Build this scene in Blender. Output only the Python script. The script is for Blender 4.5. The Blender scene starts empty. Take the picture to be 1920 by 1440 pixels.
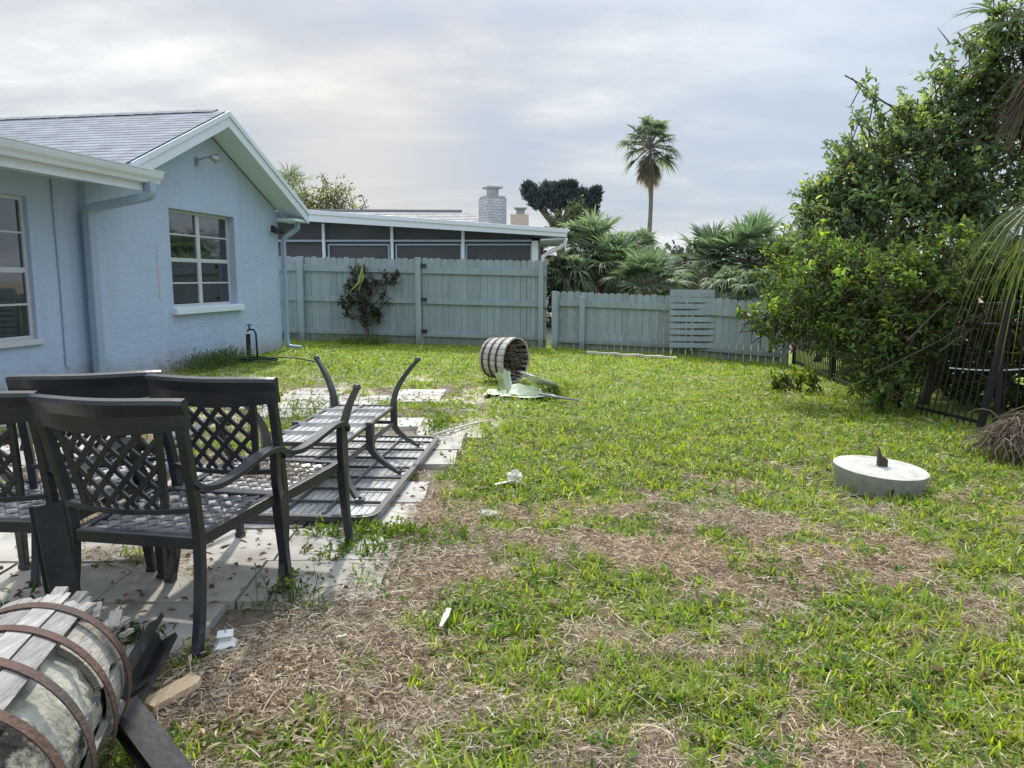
import bpy, math, random
import numpy as np
random.seed(7)
RS = np.random.RandomState(11)
PI = math.pi
R = math.radians
C = bpy.context.scene.collection
scene = bpy.context.scene

# ------------------------------------------------------------------ camera numbers
CAM_H, PITCH, FPX = 1.42, R(7.83), 1440.0

def at(u, v, Y):
    """world point at depth Y that a photo pixel (1920 wide) shows"""
    x = (u - 960) / FPX; y = -(v - 720) / FPX
    dy = math.cos(PITCH) + y * math.sin(PITCH); dz = -math.sin(PITCH) + y * math.cos(PITCH)
    t = Y / dy
    return np.array([x * t, Y, CAM_H + dz * t])

# ------------------------------------------------------------------ noise and terrain (numpy)
def _hash(ix, iy, s):
    h = (ix.astype(np.int64) * 374761393 + iy.astype(np.int64) * 668265263 + s * 1442695041) & 0x7fffffff
    h = ((h ^ (h >> 13)) * 1274126177) & 0x7fffffff
    h = h ^ (h >> 16)
    return (h & 0xffff) / 65535.0

def vnoise(x, y, s=0):
    x = np.asarray(x, float); y = np.asarray(y, float)
    ix = np.floor(x); iy = np.floor(y); fx = x - ix; fy = y - iy
    fx = fx * fx * (3 - 2 * fx); fy = fy * fy * (3 - 2 * fy)
    a = _hash(ix, iy, s); b = _hash(ix + 1, iy, s); c = _hash(ix, iy + 1, s); d = _hash(ix + 1, iy + 1, s)
    return (a * (1 - fx) + b * fx) * (1 - fy) + (c * (1 - fx) + d * fx) * fy

def fbm(x, y, s=0, o=4):
    t = 0; amp = .5; n = 0
    for k in range(o):
        t = t + amp * vnoise(x * 2 ** k + 17.3 * k, y * 2 ** k - 9.1 * k, s + k); n += amp; amp *= .5
    return t / n

def sstep(a, b, x):
    t = np.clip((np.asarray(x, float) - a) / (b - a), 0, 1)
    return t * t * (3 - 2 * t)

def gz(x, y):
    """height of the yard"""
    x = np.asarray(x, float); y = np.asarray(y, float)
    base = np.interp(x, [-8, -5, .7, 3.2, 5.4, 9], [.1, .09, -.035, -.12, -.25, -.33]) * sstep(4, 15.5, y)
    near = ((fbm(x * 1.1, y * 1.1, 5, 3) - .5) * .07 + (fbm(x * 6.5, y * 6.5, 6, 3) - .5) * .038) * sstep(-.75, -.1, x + .35 * (y < 3.0))
    return base + near * (1 - sstep(10, 16, y) * .7)

def patio_in(x, y):
    """1 where the slabs lie"""
    x = np.asarray(x, float); y = np.asarray(y, float)
    edge = np.interp(y, [2.2, 2.75, 3.1, 3.3, 3.9, 4.6, 6.2, 7.5, 9.2, 11], [-1.6, -1.25, -.95, -.8, -.62, -.6, -.48, -.34, -.26, -1.2])
    edge = edge + (fbm(x * 2.2, y * 2.2, 31, 3) - .5) * .22
    far = 10.6 + (fbm(x * .9, y * .9, 33, 3) - .5) * 1.6
    hole = 1 - sstep(.46, .52, -.14 * sstep(-1.5, -1.1, x) * (y < 9.2) + fbm(x * 1.6, y * 1.6, 37, 3) + .015 * sstep(6.8, 9, y) - .16 * sstep(6.5, 5.0, y) + .09 * sstep(-2.3, -2.7, x)) * sstep(3.4, 4.0, y + .4 * (x < -2.2))
    return sstep(.05, -.05, x - edge) * sstep(.15, -.15, y - far) * sstep(2.45, 2.6, y) * hole

BROWN = [(1.35, 5.25, .42, .22, .55), (.1, 3.75, .55, .3, .5), (-.3, 3.7, .42, .42, .55), (.9, 4.45, .75, .32, .5), (1.25, 3.5, .8, .3, .5), (1.85, 3.45, .4, .22, .5),
         (2.05, 3.08, .25, .16, .5), (-.55, 2.75, .5, .4, .7), (-.15, 2.3, .45, .3, .45), (-1.0, 2.5, .5, .5, .8), (-.45, 4.7, .3, .3, .4), (.2, 2.85, .22, .16, .4),
         (.5, 2.35, .3, .12, .4), (3.1, 5.9, .6, .4, .55), (3.3, 6.6, .5, .3, .4), (.55, 3.95, .4, .2, .4), (1.75, 4.1, .5, .18, .45), (-.1, 5.15, .3, .15, .35),
         (1.1, 2.75, .3, .1, .45), (.85, 2.22, .2, .12, .4), (1.9, 2.35, .2, .1, .3), (1.0, 7.8, .35, .25, .35), (2.6, 8.3, .5, .2, .3), (2.2, 11, 1.2, .4, .2), (-.6, 7.0, .3, .5, .4)]
LUSH = [(1.2, 3.0, .6, .22, .3), (.35, 3.15, .35, .2, .3), (1.3, 2.4, .7, .25, .3), (.35, 2.5, .3, .12, .3), (-.25, 3.1, .2, .12, .3), (-.6, 2.15, .22, .12, .35), (.5, 5.6, 1.2, .5, .25), (1.3, 6.5, 2.0, .9, .3), (2.2, 4.1, .5, .2, .25)]

def green(x, y):
    """share of live grass, 0..1"""
    x = np.asarray(x, float); y = np.asarray(y, float)
    n = fbm(x * 3.1, y * 3.7, 3, 4) * 1.0 + (fbm(x * 9, y * 9, 9, 2) - .5) * .7
    b = .105 + .275 * sstep(4.8, 7.0, y)
    for (cx, cy, rx, ry, s) in BROWN:
        q = ((x - cx) / rx) ** 2 + ((y - cy) / ry) ** 2
        b = b - s * .17 * np.exp(-q * .8)
    for (cx, cy, rx, ry, s) in LUSH:
        q = ((x - cx) / rx) ** 2 + ((y - cy) / ry) ** 2
        b = b + s * .7 * np.exp(-q)
    w = sstep(-.3, -.6, x) * sstep(11.2, 10.0, y) * sstep(2.6, 3.0, y)
    return sstep(.41, .59, n + b - .30 * w)

# ------------------------------------------------------------------ mesh building
def new_mesh(name, V, faces_list, mats, tint=None, smooth=False, uv=None):
    """V (N,3); faces_list: list of int arrays (M,k) for k = 3 or 4"""
    me = bpy.data.meshes.new(name)
    V = np.asarray(V, np.float32)
    me.vertices.add(len(V)); me.vertices.foreach_set('co', V.ravel())
    loops = np.concatenate([f.ravel() for f in faces_list]).astype(np.int32)
    counts = np.concatenate([np.full(len(f), f.shape[1], np.int32) for f in faces_list])
    starts = np.concatenate([[0], np.cumsum(counts)[:-1]]).astype(np.int32)
    me.loops.add(len(loops)); me.loops.foreach_set('vertex_index', loops)
    me.polygons.add(len(counts)); me.polygons.foreach_set('loop_start', starts); me.polygons.foreach_set('loop_total', counts)
    me.polygons.foreach_set('use_smooth', np.full(len(counts), bool(smooth)))
    if tint is not None:
        a = me.attributes.new('tint', 'FLOAT_COLOR', 'POINT')
        t = np.ones((len(V), 4), np.float32); t[:, :3] = tint
        a.data.foreach_set('color', t.ravel())
    if uv is not None:
        l = me.uv_layers.new(name='UVMap')
        l.data.foreach_set('uv', np.asarray(uv, np.float32)[loops].ravel())
    me.update(calc_edges=True); me.validate()
    for m in (mats if isinstance(mats, (list, tuple)) else [mats]): me.materials.append(m)
    return me

def origin_of(p):
    v = np.zeros(3)
    while p is not None:
        v += np.array(p.location); p = p.parent
    return v

class MB:
    """collects shapes; build() links them as ONE mesh object"""
    def __init__(s): s.v = []; s.q = []; s.t = []; s.n = 0; s.tint = []; s.cur = (1, 1, 1); s.uv = []
    def add(s, V, quads=None, tris=None, tint=None, uv=None):
        V = np.asarray(V, float)
        s.v.append(V)
        if quads is not None and len(quads): s.q.append(np.asarray(quads, int) + s.n)
        if tris is not None and len(tris): s.t.append(np.asarray(tris, int) + s.n)
        t = np.empty((len(V), 3)); t[:] = s.cur if tint is None else tint
        s.tint.append(t); s.uv.append(np.tile([.16, .07], (len(V), 1)) if uv is None else np.asarray(uv, float)); s.n += len(V)
    def solid(s, V, q, t=()):
        """a closed piece, turned so that its faces look outwards"""
        V = np.asarray(V, float); T = [(f[0], f[i], f[i + 1]) for f in list(q) + list(t) for i in range(1, len(f) - 1)]; T = np.array(T); o = V - V.mean(0)
        if np.einsum('ij,ij->i', o[T[:, 0]], np.cross(o[T[:, 1]], o[T[:, 2]])).sum() < 0: q = [f[::-1] for f in q]; t = [f[::-1] for f in t]
        s.add(V, q, t)
    def hexa(s, P):
        s.solid(P, [(0, 3, 2, 1), (4, 5, 6, 7), (0, 1, 5, 4), (1, 2, 6, 5), (2, 3, 7, 6), (3, 0, 4, 7)])
    def box(s, c, size, M=None):
        x, y, z = [k / 2 for k in size]
        P = np.array([(-x, -y, -z), (x, -y, -z), (x, y, -z), (-x, y, -z), (-x, -y, z), (x, -y, z), (x, y, z), (-x, y, z)])
        if M is not None: P = P @ np.asarray(M).T
        s.hexa(P + np.asarray(c))
    def ring_loft(s, rings, cap=True, closed=True):
        rings = [np.asarray(r, float) for r in rings]; k = len(rings[0]); V = np.concatenate(rings); q = []
        for i in range(len(rings) - 1):
            for j in range(k if closed else k - 1):
                a = i * k + j; b = i * k + (j + 1) % k
                q.append((a, b, b + k, a + k))
        t = []
        if cap and closed:
            n = len(V); V = np.concatenate([V, [rings[0].mean(0), rings[-1].mean(0)]])
            o = (len(rings) - 1) * k
            for j in range(k):
                t.append((n, (j + 1) % k, j)); t.append((n + 1, o + j, o + (j + 1) % k))
            s.solid(V, q, t)
        else: s.add(V, q, t)
    def tube(s, pts, rad, k=8, cap=True):
        pts = np.asarray(pts, float); n = len(pts)
        rad = np.broadcast_to(rad, n)
        T = np.gradient(pts, axis=0); T /= np.linalg.norm(T, axis=1)[:, None] + 1e-9
        up = np.array([0, 0, 1.0]) if abs(T[0][2]) < .9 else np.array([1.0, 0, 0])
        rings = []; A = np.cross(T[0], up); A /= np.linalg.norm(A)
        for i in range(n):
            A = A - T[i] * A.dot(T[i]); A /= np.linalg.norm(A) + 1e-9; B = np.cross(T[i], A)
            th = np.arange(k) * 2 * PI / k
            rings.append(pts[i] + rad[i] * (np.cos(th)[:, None] * A + np.sin(th)[:, None] * B))
        s.ring_loft(rings, cap)
    def sweep(s, pts, w, h, side):
        """rectangular bar: w along side, h along the normal; w,h scalars or per point"""
        pts = np.asarray(pts, float); n = len(pts); w = np.broadcast_to(w, n); h = np.broadcast_to(h, n)
        T = np.gradient(pts, axis=0); T /= np.linalg.norm(T, axis=1)[:, None] + 1e-9
        side = np.broadcast_to(np.asarray(side, float), (n, 3)); rings = []
        for i in range(n):
            S = side[i] - T[i] * side[i].dot(T[i]); S /= np.linalg.norm(S) + 1e-9; N = np.cross(T[i], S)
            a, b = S * w[i] / 2, N * h[i] / 2; ch = .16
            a1, b1 = a * (1 - ch * min(1, h[i] / w[i])), b * (1 - ch * min(1, w[i] / h[i]))
            rings.append([pts[i] + x for x in (a1 + b, -a1 + b, -a + b1, -a - b1, -a1 - b, a1 - b, a - b1, a + b1)])
        s.ring_loft(rings)
    def prism(s, poly, f0, f1):
        """poly: list of 2D points; f0(p), f1(p) map to 3D front and back"""
        k = len(poly); A = [f0(p) for p in poly]; B = [f1(p) for p in poly]
        V = np.array(A + B); q = [(i, (i + 1) % k, (i + 1) % k + k, i + k) for i in range(k)]
        t = [(0, i, i + 1) for i in range(1, k - 1)] + [(k, k + i + 1, k + i) for i in range(1, k - 1)]
        s.solid(V, q, t)
    def lathe(s, prof, c=(0, 0, 0), k=40, M=None, cap=True):
        th = np.arange(k) * 2 * PI / k; rings = []
        for (r, z) in prof:
            P = np.stack([r * np.cos(th), r * np.sin(th), np.full(k, z)], 1)
            if M is not None: P = P @ np.asarray(M).T
            rings.append(P + np.asarray(c))
        s.ring_loft(rings, cap)
    def ribbons(s, pts, wid, side, tint=None):
        """pts (N,k,3) centre lines, wid (N,k) widths, side (N,3) or (N,k,3) -> strips"""
        N, k, _ = pts.shape
        if side.ndim == 2: side = np.repeat(side[:, None, :], k, 1)
        L = pts - side * wid[:, :, None] / 2; Rr = pts + side * wid[:, :, None] / 2
        V = np.stack([L, Rr], 2).reshape(N * k * 2, 3)
        base = (np.arange(N) * k * 2)[:, None] + (np.arange(k - 1) * 2)[None, :]
        b = base.ravel()
        q = np.stack([b, b + 1, b + 3, b + 2], 1)
        t = None
        if tint is not None: t = np.repeat(tint, k * 2, 0) if tint.ndim == 2 else np.repeat(tint.reshape(N * k, 3), 2, 0)
        s.add(V, q, None, t)
    def leaves(s, pos, d, nrm, L, W, tint, fold=.25):
        N = len(pos); side = np.cross(d, nrm); side /= np.linalg.norm(side, axis=1)[:, None] + 1e-9
        nn = np.cross(side, d); L = np.broadcast_to(L, N)[:, None]; W = np.broadcast_to(W, N)[:, None]
        up = nn * W * fold
        P = np.stack([pos, pos + d * L * .3 - side * W * .48 + up, pos + d * L * .68 - side * W * .36 + up, pos + d * L - nn * L * .1,
                      pos + d * L * .68 + side * W * .36 + up, pos + d * L * .3 + side * W * .48 + up], 1).reshape(N * 6, 3)
        b = np.arange(N) * 6
        q = np.concatenate([np.stack([b, b + 3, b + 2, b + 1], 1), np.stack([b, b + 5, b + 4, b + 3], 1)])
        s.add(P, q, None, np.repeat(tint, 6, 0))
    def build(s, name, mat, parent=None, world=True, smooth=False, bevel=0, tint=False, uv=False):
        V = np.concatenate(s.v)
        if parent is not None and world: V = V - origin_of(parent)
        F = []
        if s.q: F.append(np.concatenate(s.q))
        if s.t: F.append(np.concatenate(s.t))
        me = new_mesh(name, V, F, mat, np.concatenate(s.tint) if tint else None, smooth, np.concatenate(s.uv) if uv else None)
        o = bpy.data.objects.new(name, me); C.objects.link(o)
        if parent is not None: o.parent = parent
        if bevel:
            m = o.modifiers.new('bevel', 'BEVEL'); m.width = bevel; m.segments = 2; m.limit_method = 'ANGLE'; m.angle_limit = R(40)
        return o

def norm(v):
    v = np.asarray(v, float); return v / (np.linalg.norm(v, axis=-1, keepdims=True) + 1e-9)

def rotz(a): c, s_ = math.cos(a), math.sin(a); return np.array([[c, -s_, 0], [s_, c, 0], [0, 0, 1.0]])
def rotx(a): c, s_ = math.cos(a), math.sin(a); return np.array([[1, 0, 0], [0, c, -s_], [0, s_, c]])
def roty(a): c, s_ = math.cos(a), math.sin(a); return np.array([[c, 0, s_], [0, 1, 0], [-s_, 0, c]])

def tag(o, label, cat, group=None, kind=None):
    o['label'] = label; o['category'] = cat
    if group: o['group'] = group
    if kind: o['kind'] = kind
    return o

def thing(name, label, cat, loc=(0, 0, 0), rz=0, group=None):
    o = bpy.data.objects.new(name, None); C.objects.link(o); o.empty_display_size = .2
    o.location = [float(k) for k in loc]; o.rotation_euler = (0, 0, rz)
    return tag(o, label, cat, group)

def dup(root, loc, rz, label, group=None):
    r = root.copy(); C.objects.link(r); r.location = [float(k) for k in loc]; r.rotation_euler = (0, 0, rz); r['label'] = label
    if group: r['group'] = group
    for ch in list(root.children):
        c = ch.copy(); C.objects.link(c); c.parent = r
        for g in ch.children:
            d = g.copy(); C.objects.link(d); d.parent = c
    return r

# ------------------------------------------------------------------ materials
def mat(name, base, rough=.6, var=.15, vscale=6, bump=0, bscale=40, dark=None, dscale=2.5, damt=.5, spec=.4, stretch=(1, 1, 1), metal=0, tint=False, bdist=.01):
    m = bpy.data.materials.new(name); m.use_nodes = True; nt = m.node_tree; N = nt.nodes; Lk = nt.links
    b = N['Principled BSDF']; b.inputs['Roughness'].default_value = rough; b.inputs['Specular IOR Level'].default_value = spec; b.inputs['Metallic'].default_value = metal
    tc = N.new('ShaderNodeTexCoord'); mp = N.new('ShaderNodeMapping'); mp.inputs['Scale'].default_value = stretch
    Lk.new(tc.outputs['Object'], mp.inputs['Vector'])
    n1 = N.new('ShaderNodeTexNoise'); n1.inputs['Scale'].default_value = vscale; n1.inputs['Detail'].default_value = 6; n1.inputs['Roughness'].default_value = .65
    Lk.new(mp.outputs[0], n1.inputs['Vector'])
    r1 = N.new('ShaderNodeMapRange'); r1.inputs['From Min'].default_value = .25; r1.inputs['From Max'].default_value = .75
    r1.inputs['To Min'].default_value = 1 - var; r1.inputs['To Max'].default_value = 1 + var
    Lk.new(n1.outputs['Fac'], r1.inputs['Value'])
    mul = N.new('ShaderNodeMix'); mul.data_type = 'RGBA'; mul.blend_type = 'MULTIPLY'; mul.inputs['Factor'].default_value = 1
    if tint:
        at_ = N.new('ShaderNodeAttribute'); at_.attribute_name = 'tint'
        m0 = N.new('ShaderNodeMix'); m0.data_type = 'RGBA'; m0.blend_type = 'MULTIPLY'; m0.inputs['Factor'].default_value = 1
        m0.inputs['A'].default_value = (*base, 1); Lk.new(at_.outputs['Color'], m0.inputs['B']); Lk.new(m0.outputs['Result'], mul.inputs['A'])
    else: mul.inputs['A'].default_value = (*base, 1)
    Lk.new(r1.outputs[0], mul.inputs['B'])
    out = mul.outputs['Result']
    if dark:
        n2 = N.new('ShaderNodeTexNoise'); n2.inputs['Scale'].default_value = dscale; n2.inputs['Detail'].default_value = 8; n2.inputs['Roughness'].default_value = .7
        Lk.new(mp.outputs[0], n2.inputs['Vector'])
        r2 = N.new('ShaderNodeMapRange'); r2.inputs['From Min'].default_value = .48; r2.inputs['From Max'].default_value = .72; r2.inputs['To Max'].default_value = damt
        Lk.new(n2.outputs['Fac'], r2.inputs['Value'])
        mx = N.new('ShaderNodeMix'); mx.data_type = 'RGBA'; mx.inputs['B'].default_value = (*dark, 1)
        Lk.new(r2.outputs[0], mx.inputs['Factor']); Lk.new(out, mx.inputs['A']); out = mx.outputs['Result']
    Lk.new(out, b.inputs['Base Color'])
    if bump:
        n3 = N.new('ShaderNodeTexNoise'); n3.inputs['Scale'].default_value = bscale; n3.inputs['Detail'].default_value = 5
        Lk.new(mp.outputs[0], n3.inputs['Vector'])
        bp = N.new('ShaderNodeBump'); bp.inputs['Strength'].default_value = bump; bp.inputs['Distance'].default_value = bdist
        Lk.new(n3.outputs['Fac'], bp.inputs['Height']); Lk.new(bp.outputs[0], b.inputs['Normal'])
    return m

def foliage_mat(name, rough=.45, trans=.35, spec=.5, tboost=(1.5, 1.6, .7)):
    m = bpy.data.materials.new(name); m.use_nodes = True; nt = m.node_tree; N = nt.nodes; Lk = nt.links
    b = N['Principled BSDF']; b.inputs['Roughness'].default_value = rough; b.inputs['Specular IOR Level'].default_value = spec
    a = N.new('ShaderNodeAttribute'); a.attribute_name = 'tint'
    Lk.new(a.outputs['Color'], b.inputs['Base Color'])
    t = N.new('ShaderNodeBsdfTranslucent'); ml = N.new('ShaderNodeMix'); ml.data_type = 'RGBA'; ml.blend_type = 'MULTIPLY'; ml.inputs['Factor'].default_value = 1
    Lk.new(a.outputs['Color'], ml.inputs['A']); ml.inputs['B'].default_value = (*tboost, 1); Lk.new(ml.outputs['Result'], t.inputs['Color'])
    mx = N.new('ShaderNodeMixShader'); mx.inputs[0].default_value = trans
    Lk.new(b.outputs[0], mx.inputs[1]); Lk.new(t.outputs[0], mx.inputs[2]); Lk.new(mx.outputs[0], N['Material Output'].inputs['Surface'])
    return m

def base_dirt(m, z0, z1, col, amt, streak=0, scol=(.5, .5, .5)):
    """splashed soil low down and faint rain streaks, mixed over the base colour"""
    nt = m.node_tree; N = nt.nodes; Lk = nt.links; b = N['Principled BSDF']; src = b.inputs['Base Color'].links[0].from_socket
    tc = N.new('ShaderNodeTexCoord'); sp = N.new('ShaderNodeSeparateXYZ'); Lk.new(tc.outputs['Object'], sp.inputs[0])
    n = N.new('ShaderNodeTexNoise'); n.inputs['Scale'].default_value = 4; n.inputs['Detail'].default_value = 8; n.inputs['Roughness'].default_value = .7; Lk.new(tc.outputs['Object'], n.inputs['Vector'])
    ad = N.new('ShaderNodeMath'); ad.operation = 'MULTIPLY_ADD'; Lk.new(n.outputs['Fac'], ad.inputs[0]); ad.inputs[1].default_value = -(z1 - z0) * 1.6; Lk.new(sp.outputs[2], ad.inputs[2])
    mr = N.new('ShaderNodeMapRange'); mr.interpolation_type = 'SMOOTHSTEP'; mr.inputs['From Min'].default_value = z0 - (z1 - z0) * .8; mr.inputs['From Max'].default_value = z1 - (z1 - z0) * .8; mr.inputs['To Min'].default_value = amt; mr.inputs['To Max'].default_value = 0; Lk.new(ad.outputs[0], mr.inputs[0])
    mx = N.new('ShaderNodeMix'); mx.data_type = 'RGBA'; mx.inputs['B'].default_value = (*col, 1); Lk.new(mr.outputs[0], mx.inputs['Factor']); Lk.new(src, mx.inputs['A']); out = mx.outputs['Result']
    if streak:
        mp = N.new('ShaderNodeMapping'); mp.inputs['Scale'].default_value = (3.2, 3.2, .22); Lk.new(tc.outputs['Object'], mp.inputs[0])
        n2 = N.new('ShaderNodeTexNoise'); n2.inputs['Scale'].default_value = 2; n2.inputs['Detail'].default_value = 7; n2.inputs['Roughness'].default_value = .6; Lk.new(mp.outputs[0], n2.inputs['Vector'])
        m2 = N.new('ShaderNodeMapRange'); m2.inputs['From Min'].default_value = .5; m2.inputs['From Max'].default_value = .75; m2.inputs['To Max'].default_value = streak; Lk.new(n2.outputs['Fac'], m2.inputs[0])
        mx2 = N.new('ShaderNodeMix'); mx2.data_type = 'RGBA'; mx2.inputs['B'].default_value = (*scol, 1); Lk.new(m2.outputs[0], mx2.inputs['Factor']); Lk.new(out, mx2.inputs['A']); out = mx2.outputs['Result']
    Lk.new(out, b.inputs['Base Color']); return m

M = {}
def stucco():
    m = mat('blue_stucco', (.415, .50, .65), .8, .05, 1.5, spec=.25)
    nt = m.node_tree; N = nt.nodes; Lk = nt.links; b = N['Principled BSDF']
    tc = N.new('ShaderNodeTexCoord')
    mp = N.new('ShaderNodeMapping'); mp.inputs['Scale'].default_value = (1, .8, 1.9); mp.inputs['Rotation'].default_value = (.7, 0, 0); Lk.new(tc.outputs['Object'], mp.inputs[0])
    n1 = N.new('ShaderNodeTexNoise'); n1.inputs['Scale'].default_value = 5.5; n1.inputs['Detail'].default_value = 4; n1.inputs['Distortion'].default_value = .7; Lk.new(mp.outputs[0], n1.inputs['Vector'])
    cr = N.new('ShaderNodeValToRGB'); e = cr.color_ramp.elements; e[0].position = .47; e[0].color = (0, 0, 0, 1); e[1].position = .53; e[1].color = (1, 1, 1, 1); Lk.new(n1.outputs['Fac'], cr.inputs[0])
    n2 = N.new('ShaderNodeTexNoise'); n2.inputs['Scale'].default_value = 60; n2.inputs['Detail'].default_value = 3; Lk.new(tc.outputs['Object'], n2.inputs['Vector'])
    ad = N.new('ShaderNodeMath'); ad.operation = 'MULTIPLY_ADD'; ad.inputs[1].default_value = .25; Lk.new(n2.outputs['Fac'], ad.inputs[0]); Lk.new(cr.outputs[0], ad.inputs[2])
    bp = N.new('ShaderNodeBump'); bp.inputs['Strength'].default_value = .30; bp.inputs['Distance'].default_value = .011; Lk.new(ad.outputs[0], bp.inputs['Height']); Lk.new(bp.outputs[0], b.inputs['Normal'])
    return m
M['stucco'] = base_dirt(stucco(), .05, .42, (.30, .27, .22), .8, .6, (.37, .44, .55))
M['white'] = mat('white_paint', (.70, .75, .81), .45, .05, 3, .05, 30, dark=(.5, .52, .52), dscale=1.5, damt=.35)
M['soffit'] = mat('white_soffit', (.64, .71, .82), .6, .04, 3)
M['bluewhite'] = mat('pale_blue_paint', (.31, .39, .49), .4, .06, 4)
M['tabletop'] = mat('cast_lattice', (.47, .47, .46), .28, .3, 6, .05, 60, dark=(.10, .10, .10), dscale=2.0, damt=.9, spec=1.0)  # pale base carries the glare on the dark lattice in its colour
M['alu'] = mat('white_aluminium', (.52, .535, .55), .35, .05, 5)
M['fence'] = mat('grey_green_fence_paint', (.305, .367, .40), .75, .16, 3, .3, 30, dark=(.24, .31, .31), dscale=2.2, damt=.6, stretch=(4, 4, .5), tint=True); base_dirt(M['fence'], .0, .25, (.13, .14, .11), .7, .5, (.24, .28, .28))
M['pallet'] = mat('pallet_paint', (.305, .365, .40), .75, .17, 4, .25, 30, dark=(.22, .28, .28), dscale=3, damt=.5)
M['chair'] = mat('dark_bronze_metal', (.023, .026, .033), .30, .35, 5, .08, 60, dark=(.050, .052, .060), dscale=3.5, damt=.6, spec=.5)
M['seat'] = mat('dusty_skylit_metal', (.10, .103, .115), .34, .35, 9, .1, 60, dark=(.15, .14, .13), dscale=6, damt=.6, spec=.5)  # paler than the frame: dust, plus reflected sky put into the colour
M['table'] = mat('table_cast_metal', (.05, .05, .052), .34, .3, 6, .08, 60, dark=(.12, .115, .105), dscale=4, damt=.6, spec=.5)
M['black'] = mat('black_channel', (.011, .011, .013), .5, .3, 6, .2, 30, dark=(.06, .055, .05), dscale=5, damt=.5)
M['iron'] = mat('black_iron', (.010, .010, .012), .45, .2, 6, .05, 40)
M['rust'] = mat('rusty_hoop', (.095, .052, .038), .8, .55, 14, .7, 70, dark=(.055, .05, .05), dscale=5, damt=1.0)
M['stave'] = mat('weathered_stave', (.34, .325, .31), .9, .42, 4, .8, 14, dark=(.18, .16, .15), dscale=2.4, damt=.6, stretch=(13, 1.1, 13), tint=True)
M['rot'] = mat('rotten_wood', (.36, .35, .29), .95, .5, 9, 1.0, 22, dark=(.02, .018, .016), dscale=4.2, damt=2.4, bdist=.02)
M['farstave'] = mat('pale_barrel_stave', (.52, .49, .45), .85, .2, 6, .4, 20, dark=(.28, .24, .2), dscale=3, damt=.6, tint=True)
M['hoopdark'] = mat('dark_hoop', (.06, .05, .045), .7, .3, 6)
M['twig'] = mat('dry_twig', (.16, .12, .095), .9, .3, 20, .3, 80)
M['barrelin'] = mat('barrel_inside', (.025, .02, .016), .95, .3, 8)
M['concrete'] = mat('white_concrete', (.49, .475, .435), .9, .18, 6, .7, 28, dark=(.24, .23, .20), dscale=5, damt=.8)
M['concrete_side'] = mat('shaded_stained_concrete', (.30, .31, .275), .9, .2, 6, .5, 35, dark=(.17, .18, .14), dscale=4, damt=.8)  # stains, with the shade on the disc's side put into the darker base
M['stub'] = mat('old_post_wood', (.055, .042, .034), .9, .3, 14, .5, 50)
M['canvas'] = mat('pale_green_canvas', (.56, .63, .47), .75, .10, 5, .3, 25, dark=(.33, .38, .22), dscale=3, damt=.6)
M['plank'] = mat('bleached_plank', (.58, .53, .46), .85, .15, 5, .3, 30, dark=(.3, .27, .22), dscale=4, damt=.5)
M['chip'] = mat('split_wood', (.64, .46, .28), .85, .2, 5, .6, 16, dark=(.3, .22, .14), dscale=3, damt=.5, stretch=(10, 1, 10))
M['plastic'] = mat('white_plastic', (.72, .74, .72), .4, .06, 8)
M['hose'] = mat('green_hose', (.02, .05, .03), .4, .1, 5)
M['trunk'] = mat('palm_trunk', (.20, .17, .14), .9, .3, 5, .5, 20, stretch=(1, 1, 5))
M['bark'] = mat('bark', (.10, .08, .06), .9, .3, 8, .5, 30)
M['beige'] = mat('beige_render', (.62, .53, .45), .85, .06, 3)
M['neighbour'] = mat('neighbour_wall', (.42, .41, .40), .85, .08, 3)
M['interior'] = mat('dark_interior', (.02, .02, .022), .8, .2, 2)
M['screen'] = mat('insect_screen', (.075, .080, .090), .55, .25, .8, spec=.35)
M['stain'] = mat('rust_stain', (.48, .44, .42), .85, .15, 6)
M['lamp'] = mat('dark_lamp', (.03, .03, .03), .5, .1, 5)
M['steel'] = mat('galvanised_steel', (.35, .37, .38), .45, .1, 8, metal=.5)
M['pole'] = mat('umbrella_pole', (.30, .32, .33), .35, .1, 8)
def glass():
    m = mat('window_glass', (.012, .014, .017), .03, .3, 1.2, spec=.5); m.node_tree.nodes['Principled BSDF'].inputs['IOR'].default_value = 2.3; return m
M['glass'] = glass()
M['grass'] = foliage_mat('grass', .42, .48, .45, (1.45, 1.5, .5))
M['leaf'] = foliage_mat('leaf', .33, .46, .6)
M['far_leaf'] = foliage_mat('far_leaf', .5, .3, .4, (1.3, 1.35, .9))
M['frond'] = foliage_mat('frond', .55, .48, .3, (1.4, 1.5, .75))
M['straw'] = foliage_mat('straw', .7, .2, .2, (1.1, 1.05, .9))
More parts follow.
